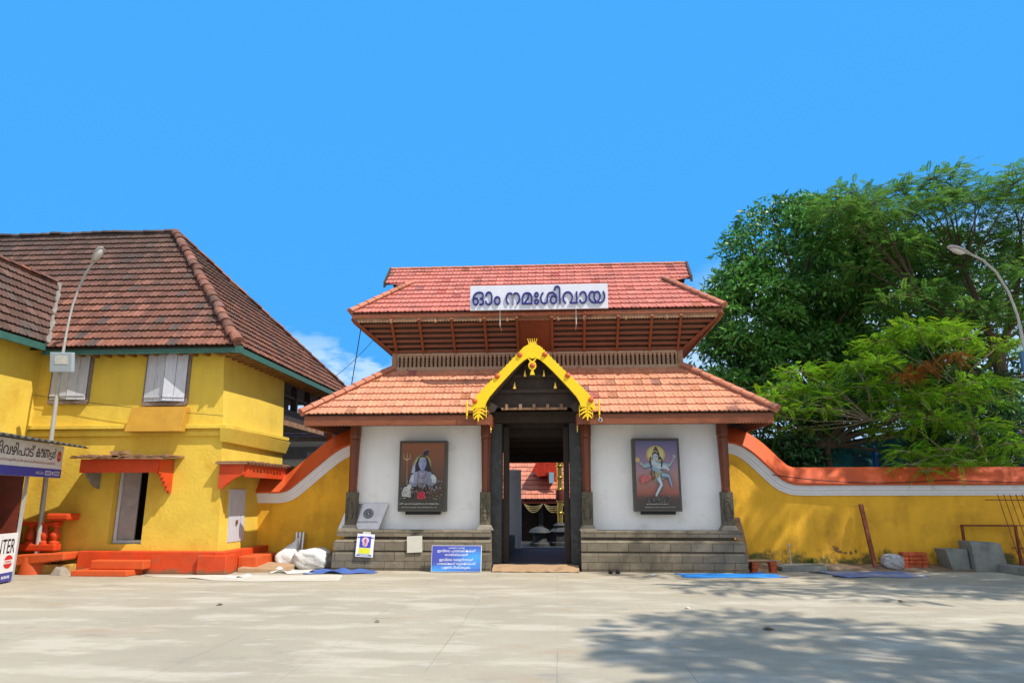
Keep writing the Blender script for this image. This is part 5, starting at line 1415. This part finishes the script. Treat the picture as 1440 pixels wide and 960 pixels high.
s1 = sack('white_sack', 'upright white woven sack with a twisted neck leaning by the left wall', (-6.35, 16.45, 0), (.27, .25, .26), 10, sackm, (.30, .26), 2, 'white sacks by the left wall')
s2 = sack('white_sack', 'plump white sack lying on its side nearest the gatehouse plinth', (-5.72, 16.35, 0), (.40, .28, .24), -4, sackm, None, 6, 'white sacks by the left wall')
m = MB()
for i in range(3): m.tube([(-6.42 + i * .085, 17.0, 0), (-6.42 + i * .085, 17.08, .78)], .04, 8)
tag(m.build('pipe_bundle', steel, None, org=(-6.35, 17, 0)), 'short grey pipes standing behind the white sacks', 'pipes')

# ================================================================ GROUND CLUTTER, RIGHT
cloth_mesh('bright_tarpaulin', [(2.62, 14.95), (4.75, 15.10), (4.45, 15.90), (2.55, 15.75)], blue_t, 'bright blue tarpaulin on the ground before the right end of the plinth', 'tarpaulin', .03, 24, .05, 11)
cloth_mesh('dusty_tarpaulin', [(5.9, 15.2), (7.7, 15.35), (7.4, 16.4), (5.6, 16.35)], blue_g, 'dusty blue grey tarpaulin spread before the right compound wall', 'tarpaulin', .03, 24, .10, 12)
tb = thing('plank_bench', 'low bench made of a plank on two brick stacks beside the plinth', 'bench', (4.5, 16.2, 0))
m = MB().box(4.12, 4.92, 16.05, 16.30, .232, .26); m.build('plank', wood_w, tb)
for x in (4.32, 4.72):
    m = MB()
    for k in range(3): m.box(x - .06 + random.uniform(-.01, .01), x + .07, 16.06, 16.28, .078 * k, .078 * k + .074)
    m.build('brick_stack', brickm, tb, .008)
m = MB(); M_ = 14
arc = [(4.16 + .34 * (1 - math.cos(t * 1.2)) , 1.16 - 1.08 * t * 1.0) for t in np.linspace(0, 1, M_)]
outl = stroke(arc, [.03 + .17 * math.sin(math.pi * min(1, .12 + t)) for t in np.linspace(0, 1, M_)])
m.prism(outl, 'y', 16.62, 16.67)
tag(m.build('curved_board', wood_w, None, .008, org=(4.4, 16.6, 0)), 'curved brown board propped between the plinth end and the ochre wall', 'board')
tp = thing('standpipe', 'thin white standpipe tap on a concrete slab by the mossy stain', 'tap', (5.40, 17.0, 0))
m = MB(); m.tube([(5.40, 17.0, .1), (5.38, 17.0, .52)], .012, 6); m.tube([(5.38, 17.0, .52), (5.36, 16.93, .53), (5.36, 16.91, .49)], .014, 6); m.build('pipe', lampwhite, tp)
m = MB(); m.lathe([(.03, .53), (.03, .56), (.01, .57)], (5.38, 16.98, 0), 8); m.build('tap_handle', steel, tp)
m = MB(); m.prism([(4.98, 16.35), (6.0, 16.42), (6.2, 17.2), (4.95, 17.2)], 'z', 0, .105); m.build('slab', conc, tp, .015)
m = MB(); m.hexa([(7.20, 16.85, .05), (7.29, 16.85, .05), (7.29, 16.92, .05), (7.20, 16.92, .05)], [(7.18, 17.22, 1.46), (7.27, 17.22, 1.46), (7.27, 17.29, 1.46), (7.18, 17.29, 1.46)])
tag(m.build('rusty_post', rust, None, .004, org=(7.3, 16.9, 0)), 'rusty brown iron post leaning against the right compound wall', 'post')
sack('grey_sack', 'crumpled grey plastic sack beside the pile of bricks', (7.62, 16.85, .03), (.22, .2, .17), 5, greysack, None, 21)
bp2 = thing('brick_pile', 'small pile of red bricks between the grey sack and concrete blocks', 'bricks', (8.1, 16.9, .05))
for j in range(4):
    for i in range(4):
        x = 7.86 + i * .14 + random.uniform(-.012, .012); z = .05 + j * .085
        MB(Matrix.Translation((x, 16.85, z)) @ Matrix.Rotation(R(random.uniform(-6, 6)), 4, 'Z')).box(0, .14, 0, .22, 0, .078).build('brick', brickm, bp2, .008)
cb_ = MB().hexa([(8.86, 16.7, 0), (9.24, 16.7, 0), (9.24, 17.2, 0), (8.86, 17.2, 0)], [(8.74, 16.7, .47), (9.22, 16.7, .47), (9.22, 17.2, .47), (8.74, 17.2, .47)])
tag(cb_.build('concrete_block', conc, None, .012, org=(9.2, 16.8, 0)), 'smaller low grey concrete block, left of the two by the rusty grille', 'block')
cb_ = MB().hexa([(9.28, 16.55, 0), (9.98, 16.55, 0), (10.10, 17.1, 0), (9.28, 17.1, 0)], [(9.25, 16.6, .65), (9.90, 16.6, .61), (10.02, 17.1, .61), (9.25, 17.1, .65)])
tag(cb_.build('concrete_block', conc, None, .012, org=(9.9, 16.7, 0)), 'larger grey concrete block, right of the two by the rusty grille', 'block')
m = MB(); m.hexa([(9.4, 15.0, 0), (12.5, 14.4, 0), (12.6, 15.2, 0), (10.2, 16.2, 0)], [(9.5, 15.1, .02), (12.5, 14.5, .02), (12.6, 15.2, .02), (10.25, 16.15, .02)])
struct(m.build('pavement', mat('pale_pavement', (.36, .33, .28), .9, .15, 3, .3, 20)))
m = MB(); m.hexa([(9.72, 16.52, 0), (10.05, 14.2, 0), (10.30, 14.2, 0), (10.0, 16.52, 0)], [(9.72, 16.52, .17), (10.05, 14.2, .17), (10.30, 14.2, .17), (10.0, 16.52, .17)])
tag(m.build('low_kerb_wall', conc, None, .01, org=(10, 15.4, 0)), 'low grey concrete kerb wall running forward at the right edge', 'kerb')
gr = thing('rusty_grille', 'rusty iron bar grille leaning at the right end of the compound wall', 'grille', (10.5, 16.7, .3))
for i in range(8):
    x = 10.14 + i * .135
    m = MB(); m.tube([(x, 16.45, .40), (x + .04, 16.9, 1.68)], .010, 6); m.build('bar', rust, gr)
for z, x0 in ((.52, 10.05), (1.0, 9.95), (1.56, 9.85)):
    y = 16.45 + (z - .4) / 1.28 * .45
    m = MB(); m.tube([(x0, y - .015, z), (11.4, y - .015, z - .01)], .013, 6); m.build('cross_bar', rust, gr)
m = MB(); m.tube([(10.2, 16.4, 0), (10.2, 16.45, .5)], .02, 6); m.tube([(11.2, 16.4, 0), (11.2, 16.45, .5)], .02, 6); m.build('foot', rust, gr)
hr_ = thing('rusty_handrail', 'brown rusty handrail on a post behind the larger concrete block', 'rail', (9.5, 17.2, 0))
m = MB(); m.box(9.45, 9.50, 17.22, 17.27, .05, .95); m.box(9.45, 10.7, 17.21, 17.28, .952, .99); m.box(10.65, 10.7, 17.22, 17.27, .05, .95); m.build('rail', rust, hr_, .003)
# little bits of litter on the yard
for i, (x, y, sc_, lb) in enumerate(((-5.2, 10.8, .05, 'brown dry leaf on the open yard left of centre'), (1.9, 10.9, .05, 'pale paper scrap in the yard right of centre'), (2.6, 9.3, .07, 'dry curled leaf in the tree shadow on the yard'), (-2.4, 9.5, .04, 'small dark scrap on the yard before the doorway'), (5.4, 11.8, .06, 'dark leaf litter scrap far right on the yard'), (2.0, 15.35, .09, 'crumpled white paper near the bright blue tarpaulin'))):
    m = MB(); r0 = random.Random(i)
    vs = [(x, y, .03)] + [(x + sc_ * r0.uniform(.5, 1.3) * math.cos(a), y + sc_ * r0.uniform(.5, 1.3) * math.sin(a), r0.uniform(.004, .03)) for a in np.linspace(0, 5.5, 7)]
    m.add(vs, [(0, k, k % 7 + 1) for k in range(1, 8)], (.7, .68, .62) if 'p' == lb.split()[1][0] or 'white' in lb else (.12, .07, .03))
    o = m.build('litter_scrap', paint, None, org=(x, y, 0)); o.modifiers.new('s', 'SOLIDIFY').thickness = .003
    tag(o, lb, 'litter')

# ================================================================ CABLES
def cable(label, a, b, sag, r_=.012, n=14):
    a = Vector(a); b = Vector(b)
    pts = [a.lerp(b, t) - Vector((0, 0, sag * 4 * t * (1 - t))) for t in np.linspace(0, 1, n)]
    m = MB(); m.tube(pts, r_, 5); tag(m.build('cable', black, None, org=tuple(a)), label, 'cable', 'overhead cables')
cable('dark cable from the upper eave down past the lower left hip of the gatehouse', (-4.9, 16.5, 5.8), (-5.35, 17.2, 3.9), .02, .012)
cable('thin cable from the old house roof up to the gatehouse upper eave', (-7.1, 20.0, 4.9), (-4.7, 17.0, 5.6), .12, .007)
cable('thin cable crossing the front of the old house at window sill height', (-12.2, 15.1, 3.95), (-7.55, 15.05, 3.42), .04, .006)
cable('thin drooping cable on the orange coping of the right wall', (5.2, 17.22, 2.15), (9.2, 17.2, 2.02), .12, .010, 24)
cable('thin cable on the coping at the right end of the wall', (9.2, 17.2, 2.02), (14, 17.22, 1.98), .05, .010)

# ================================================================ TREES
def fast_mesh(name, V, n_per, cols, m_, parent=None, org=(0, 0, 0)):
    """V: (faces, n_per, 3) array"""
    F_ = V.shape[0]; me = bpy.data.meshes.new(name)
    W = (V.reshape(-1, 3) - np.array(org)).astype(np.float32)
    me.vertices.add(F_ * n_per); me.vertices.foreach_set('co', W.ravel())
    me.loops.add(F_ * n_per); me.loops.foreach_set('vertex_index', np.arange(F_ * n_per, dtype=np.int32))
    me.polygons.add(F_); me.polygons.foreach_set('loop_start', np.arange(0, F_ * n_per, n_per, dtype=np.int32))
    me.update(calc_edges=True)
    a = me.color_attributes.new('col', 'FLOAT_COLOR', 'CORNER')
    c4 = np.ones((F_, 4), dtype=np.float32); c4[:, :3] = cols
    a.data.foreach_set('color', np.repeat(c4, n_per, axis=0).ravel())
    me.materials.append(m_)
    o = bpy.data.objects.new(name, me); COL.objects.link(o)
    if parent is not None: o.parent = parent
    return o
def unit(a): return a / np.maximum(1e-6, np.linalg.norm(a, axis=-1, keepdims=True))
def leaves(centers, radii, per, L, Wd, base, droop=.5, squash=.8):
    """drooping broad leaves on the shells of clumps"""
    n = len(centers) * per
    C = np.repeat(centers, per, axis=0); Rr = np.repeat(radii, per)[:, None]
    d = unit(rng.normal(size=(n, 3))); rad = rng.uniform(.45, 1.0, (n, 1)) ** .45; d[:, 2] = np.where(rng.uniform(size=n) < .7, np.abs(d[:, 2]), d[:, 2])
    P_ = C + d * Rr * rad * np.array([1, 1, squash])
    ax = unit(d * .8 + rng.normal(size=(n, 3)) * .55 + np.array([0, 0, -droop]))
    sd_ = unit(np.cross(ax, d + rng.normal(size=(n, 3)) * .5))
    nr = np.cross(sd_, ax)
    l = L * rng.uniform(.6, 1.25, (n, 1)); w = Wd * rng.uniform(.7, 1.3, (n, 1))
    V = np.stack([P_, P_ + ax * l * .45 + sd_ * w + nr * w * .4, P_ + ax * l - nr * w * .5, P_ + ax * l * .45 - sd_ * w + nr * w * .4], axis=1)
    clump = np.repeat(rng.uniform(.65, 1.4, len(centers)), per)[:, None]
    col = np.array(base)[None] * clump * rng.uniform(.7, 1.35, (n, 1)) * (1 + rng.normal(size=(n, 3)) * np.array([.12, .05, .08]))
    return V, np.clip(col, .003, 1)
def fronds(P_, D, L, base, pairs=12, leaf=.075, lw=.016, droop=.25):
    """pinnate fronds: many narrow leaflets along an arching stalk"""
    n = len(P_); D = unit(D); up = np.array([0, 0, 1.0])
    S_ = unit(np.cross(D, up) + rng.normal(size=(n, 3)) * .15); L = L * rng.uniform(.7, 1.2, (n, 1))
    quads = []; cols = []
    cb = np.array(base)[None] * rng.uniform(.7, 1.35, (n, 1)) * (1 + rng.normal(size=(n, 3)) * np.array([.12, .05, .1]))
    for k in range(pairs):
        t = (k + .6) / pairs
        c = P_ + D * L * t - up * droop * L * t * t
        lf = leaf * (1.15 - abs(t - .45) * 1.0)
        for s in (-1, 1):
            a = unit(S_ * s + D * .35 - up * .18 + rng.normal(size=(n, 3)) * .12)
            w = D * lw
            quads.append(np.stack([c - w * .5, c + a * lf * .5 - w, c + a * lf, c + a * lf * .5 + w], axis=1)); cols.append(cb)
    # stalk
    tip = P_ + D * L - up * droop * L
    quads.append(np.stack([P_ - up * .004, P_ + D * L * .5 - up * (droop * L * .25 + .004), tip, P_ + D * L * .5 - up * (droop * L * .25 - .004)], axis=1)); cols.append(cb * .7)
    return np.concatenate(quads), np.clip(np.concatenate(cols), .003, 1)

def limbs(m, root, tips, r0, bend=.25):
    for tp_ in tips:
        a = Vector(root); b = Vector(tp_); n = 7; pts = []
        off = Vector((random.uniform(-1, 1), random.uniform(-1, 1), random.uniform(-.2, .5))) * bend * (b - a).length
        for i in range(n):
            t = i / (n - 1); pts.append(a.lerp(b, t) + off * (4 * t * (1 - t)) * .5 + Vector((0, 0, (b - a).length * .06 * math.sin(t * 3))))
        m.tube(pts, [r0 * (1 - .8 * i / (n - 1)) for i in range(n)], 7)

def broad_tree(label, base, lobes, nclump, per, L, Wd, colr, trunk_r, fork, group=None, seed=0):
    t = thing('broadleaf_tree', label, 'tree', base, group)
    cs = []; rs = []
    for (c, r, q) in lobes:
        k = int(nclump * q); d = unit(rng.normal(size=(k, 3)))
        rad = rng.uniform(.72, 1.03, (k, 1))
        cs.append(np.array(c) + d * rad * np.array(r)); rs.append(rng.uniform(.30, .70, k))
    C = np.concatenate(cs); Rr = np.concatenate(rs)
    V, col = leaves(C, Rr, per, L, Wd, colr)
    fast_mesh('crown', V, 4, col, leafm, t, base)
    m = MB(); m.tube([base, tuple(Vector(base).lerp(Vector(fork), .5) + Vector((.1, 0, 0))), fork], [trunk_r, trunk_r * .8, trunk_r * .65], 10)
    tr = m.build('trunk', bark, t)
    m = MB(); limbs(m, fork, [tuple(C[i]) for i in rng.choice(len(C), 26, replace=False)], trunk_r * .38)
    m.build('limb', bark, tr)
    return t
GD = (.080, .235, .034)
broad_tree('large dense dark green broadleaf tree rising behind the gatehouse right side', (9.6, 24.3, 0),
    [((8.6, 23.0, 9.3), (2.7, 2.4, 2.5), .30), ((6.7, 22.5, 7.2), (1.6, 1.8, 1.9), .17), ((10.8, 23.5, 8.4), (2.6, 2.4, 3.0), .22), ((6.0, 22.3, 5.3), (1.5, 1.5, 1.6), .13), ((8.4, 23.0, 5.6), (2.6, 1.6, 1.7), .18)],
    500, 105, .25, .040, GD, .36, (9.5, 24.2, 4.6))
broad_tree('shadowy broadleaf tree filling the gap behind the bright hanging fronds', (13.5, 26.0, 0),
    [((12.8, 25.5, 8.0), (3.4, 2.2, 4.4), .6), ((16.5, 26, 7.0), (3.6, 2.2, 4.2), .4)],
    340, 95, .27, .048, (.050, .145, .030), .35, (13.3, 25.8, 4.5))
broad_tree('low dark broadleaf bush tree just behind the right wall coping', (7.6, 19.9, 0),
    [((6.4, 20.4, 3.3), (1.4, .9, 1.3), .4), ((8.3, 20.6, 4.1), (1.2, .8, .8), .2), ((12.2, 20.6, 3.4), (1.7, .9, 1.5), .4)],
    150, 85, .20, .034, (.040, .125, .034), .16, (7.6, 20.0, 3.0))

def feather_tree(label, base, fork, pads, per, L, colr, trunk_r, pairs=11, leaf=.075, lw=.016, limb_m=bark, thick=.22, twig=True):
    pads = list(pads)
    t = thing('feathery_tree', label, 'tree', base)
    Ps = []; Ds = []
    for (x, y, z, r) in pads:
        n = int(per * (r / .7) ** 2)
        a = rng.uniform(0, 2 * math.pi, n); q = np.sqrt(rng.uniform(0, 1, n)) * r
        P_ = np.stack([x + np.cos(a) * q, y + np.sin(a) * q * .8, z + rng.normal(size=n) * thick * r - (q / r) ** 2 * r * .22], axis=1)
        D = np.stack([np.cos(a), np.sin(a), rng.normal(size=n) * .25], axis=1) + rng.normal(size=(n, 3)) * .35
        Ps.append(P_); Ds.append(D)
    P_ = np.concatenate(Ps); D = np.concatenate(Ds)
    V, col = fronds(P_, D, L, colr, pairs, leaf, lw)
    fast_mesh('crown', V, 4, col, featherm, t, base)
    m = MB(); m.tube([base, tuple(Vector(base).lerp(Vector(fork), .5) + Vector((.08, .05, 0))), fork], [trunk_r, trunk_r * .85, trunk_r * .7], 9)
    tr = m.build('trunk', limb_m, t)
    m = MB()
    K = max(4, len(pads) // 9); nodes = [pads[int(i)] for i in rng.choice(len(pads), K, replace=False)]
    for _ in range(4):
        grp = [[] for _ in nodes]
        for p in pads: grp[min(range(K), key=lambda i: sum((p[j] - nodes[i][j]) ** 2 for j in range(3)))].append(p)
        nodes = [tuple(sum(p[j] for p in g_) / len(g_) for j in range(3)) if g_ else nodes[i] for i, g_ in enumerate(grp)]
    for nd, g_ in zip(nodes, grp):
        f3 = Vector(fork); q = f3.lerp(Vector(nd[:3]), .62) - Vector((0, 0, .25)); a_ = f3.lerp(q, .5) + Vector((random.uniform(-.3, .3), random.uniform(-.3, .3), random.uniform(0, .4)))
        m.tube([f3, f3.lerp(a_, .5), a_, a_.lerp(q, .5), q], [trunk_r * k_ for k_ in (.5, .42, .34, .28, .22)], 7)
        for p in g_:
            e_ = Vector((p[0], p[1], p[2] - .05)); md_ = q.lerp(e_, .5) + Vector((random.uniform(-.15, .15), random.uniform(-.15, .15), random.uniform(-.1, .2)))
            m.tube([q, q.lerp(md_, .5), md_, e_], [trunk_r * .16, trunk_r * .13, trunk_r * .10, .010], 5)
    if twig:
        for p in pads:
            for k in range(5):
                a = random.uniform(0, 6.28); r = p[3] * random.uniform(.6, 1)
                m.tube([(p[0], p[1], p[2] - .06), (p[0] + r * .5 * math.cos(a), p[1] + r * .4 * math.sin(a), p[2] - .02), (p[0] + r * math.cos(a), p[1] + r * .8 * math.sin(a), p[2] - .15 * r)], [.016, .011, .005], 5)
    m.build('limb', palebark if limb_m is palebark else bark, tr)
    return t
# airy tree, upper right
random.seed(31)
pads = []
for (x, z, r) in ((8.6, 10.1, .7), (9.3, 10.9, .75), (9.6, 9.7, .8), (10.2, 8.9, .8), (10.5, 11.3, .6), (10.9, 10.1, .9), (11.3, 9.0, .9), (11.6, 11.2, .8), (12.1, 10.2, .9), (12.4, 8.6, .9), (12.7, 11.4, .8), (13.1, 9.6, .9), (13.4, 7.9, .9), (13.6, 10.8, .9), (14.2, 9.0, 1.0), (14.3, 11.2, .9), (14.8, 10.1, 1.0), (11.0, 7.8, .8), (12.0, 7.2, .8), (13.0, 6.8, .8), (9.2, 8.4, .7), (10.0, 7.6, .7), (15.3, 8.2, 1.0), (15.6, 11, 1.0), (14.6, 7.2, .9)):
    for _ in range(2): pads.append((x + random.uniform(-.35, .35), 20.3 + random.uniform(-1.2, 1.2), z + random.uniform(-.35, .35), r * random.uniform(.75, 1.05)))
feather_tree('tall airy feathery leaved tree at the upper right with dark open branches', (13.9, 21.5, 0), (13.4, 21.2, 5.6), pads, 74, .46, (.12, .25, .045), .26, 10, .090, .020)
# bright low fronds reaching over the wall
pads = []
for (x, z, r) in ((5.75, 4.25, .45), (6.1, 4.55, .5), (6.55, 4.95, .55), (6.9, 4.45, .5), (7.3, 4.65, .5), (7.0, 3.9, .35), (6.1, 3.9, .4), (8.0, 5.1, .55), (8.5, 5.15, .5), (8.3, 4.55, .5), (8.9, 4.2, .6), (9.4, 4.7, .6), (8.9, 3.4, .5), (9.6, 3.6, .6), (10.2, 4.3, .7), (9.3, 2.85, .45), (10.1, 2.9, .6), (10.8, 3.5, .7), (11.2, 4.6, .7), (11.6, 3.0, .7), (9.0, 5.9, .6), (9.8, 6.15, .7), (10.7, 6.2, .7), (10.9, 2.5, .5), (11.9, 5.6, .7)):
    pads.append((x, 18.5 + random.uniform(-.5, .7), z, r))
    if random.random() < .5: pads.append((x + random.uniform(-.3, .3), 18.6 + random.uniform(-.5, .7), z - .45, r * .55))
pads += [(8.45, 17.15, 2.42, .30), (8.75, 17.1, 2.25, .22), (9.35, 17.15, 2.40, .28), (9.75, 17.2, 2.5, .3), (8.6, 17.5, 2.75, .35), (9.5, 17.5, 2.8, .35)]
brt = feather_tree('bright yellow green feathery fronds drooping over the right compound wall', (11.9, 19.6, 0), (11.3, 19.3, 3.3), pads, 140, .42, (.21, .40, .02), .10, 12, .075, .014, palebark, .16)
dp = []; dd = []
for (x, z, r_) in ((9.55, 4.95, .32), (9.15, 4.75, .25), (10.4, 5.25, .22)):
    n_ = 60; a_ = rng.uniform(0, 6.28, n_); q_ = np.sqrt(rng.uniform(0, 1, n_)) * r_
    dp.append(np.stack([x + np.cos(a_) * q_, 18.2 + np.sin(a_) * q_, z + rng.normal(size=n_) * .06], axis=1)); dd.append(np.stack([np.cos(a_), np.sin(a_), rng.normal(size=n_) * .3 - .4], axis=1))
Vd, cd = fronds(np.concatenate(dp), np.concatenate(dd), .36, (.30, .10, .02), 11, .06, .011)
fast_mesh('dry_fronds', Vd, 4, cd, featherm, brt, (11.9, 19.6, 0))
# trees standing right of the view, whose shade falls on wall and yard
random.seed(5)
def beside(p):          # keep the crown clear of the open view straight ahead
    f = (p[0] - p[3]) ; c_, s_ = math.cos(R(3.7)), math.sin(R(3.7)); cp_, sp_ = math.cos(R(12.9)), math.sin(R(12.9))
    fw = -f * s_ + p[1] * c_; a_ = f * c_ + p[1] * s_; w_ = fw * cp_ + (p[2] - 1.6) * sp_
    return a_ > w_ * .79 + .3
pads = [(random.uniform(9.5, 19), random.uniform(9, 15.5), random.uniform(6.5, 15.5), random.uniform(.7, 1.2)) for _ in range(300)]
pads = [p for p in pads if beside(p)][:78]
feather_tree('spreading feathery tree standing just right of the view near the lamp', (14.6, 11.5, 0), (14.3, 11.5, 5.0), pads, 34, .5, (.07, .16, .03), .25, 8, .10, .026, twig=False)
pads = []
random.seed(9)
for _ in range(90):
    p = (random.uniform(10.0, 16.5), random.uniform(1.2, 4.8), random.uniform(12.0, 15.0), random.uniform(.7, 1.15))
    if beside(p): pads.append(p)
pads = pads[:34]
feather_tree('spreading feathery tree beside the camera whose shade crosses the yard', (13.5, 2.4, 0), (13, 2.8, 8.5), pads, 42, .5, (.07, .16, .03), .28, 8, .10, .03, twig=False)

# teal shade net and blue posts behind the wall
tn = thing('shade_net', 'teal shade net sheeting hung between blue posts behind the right wall', 'net', (8.5, 21.5, 0))
m = MB(); vs = []; n = 40
for j in range(12):
    for i in range(n + 1):
        x = 5.2 + 9.5 * i / n; z = 1.0 + 2.5 * j / 11 - .25 * math.sin(i * .45) * (j / 11); vs.append((x, 21.5 + .12 * math.sin(i * 1.1 + j * .7) + .08 * math.sin(j * 2.3), z))
m.add(vs, [(j * (n + 1) + i, j * (n + 1) + i + 1, (j + 1) * (n + 1) + i + 1, (j + 1) * (n + 1) + i) for j in range(11) for i in range(n)], smooth=True)
m.build('net_sheet', net, tn)
for x in (5.4, 9.45, 13.6):
    m = MB(); m.tube([(x, 21.2, 0), (x, 21.2, 3.9)], .075, 8); m.build('post', bluepost, tn)

# weeds
def weed(label, c, n, h, seed):
    r = np.random.default_rng(seed); t = MB()
    for i in range(n):
        a = r.uniform(0, 6.28); l = h * r.uniform(.5, 1.1); b = Vector((c[0] + r.uniform(-.08, .08), c[1] + r.uniform(-.06, .06), c[2]))
        d = Vector((math.cos(a), math.sin(a), 0)); sd_ = Vector((-d.y, d.x, 0)) * .014
        p1 = b + d * l * .3 + Vector((0, 0, l * .7)); p2 = b + d * l * .75 + Vector((0, 0, l * .85)); k = r.uniform(.7, 1.3)
        t.add([b - sd_ * .5, b + sd_ * .5, p1 + sd_, p2, p1 - sd_], [(0, 1, 2, 3, 4)], (.06 * k, .15 * k, .025 * k))
    tag(t.build('weed_tuft', leafm, None, org=c), label, 'weed', 'weeds at the wall feet')
weed('green weed tuft under the plank bench beside the plinth', (4.22, 16.42, .02), 30, .22, 1)
weed('green weed tuft between side step and left compound wall', (-6.95, 17.0, 0), 34, .28, 2)
weed('green weed tuft behind the upright white sack', (-6.62, 16.9, 0), 24, .22, 3)
weed('green weed tuft at the wall foot right of the standpipe', (5.95, 17.3, .09), 22, .16, 4)
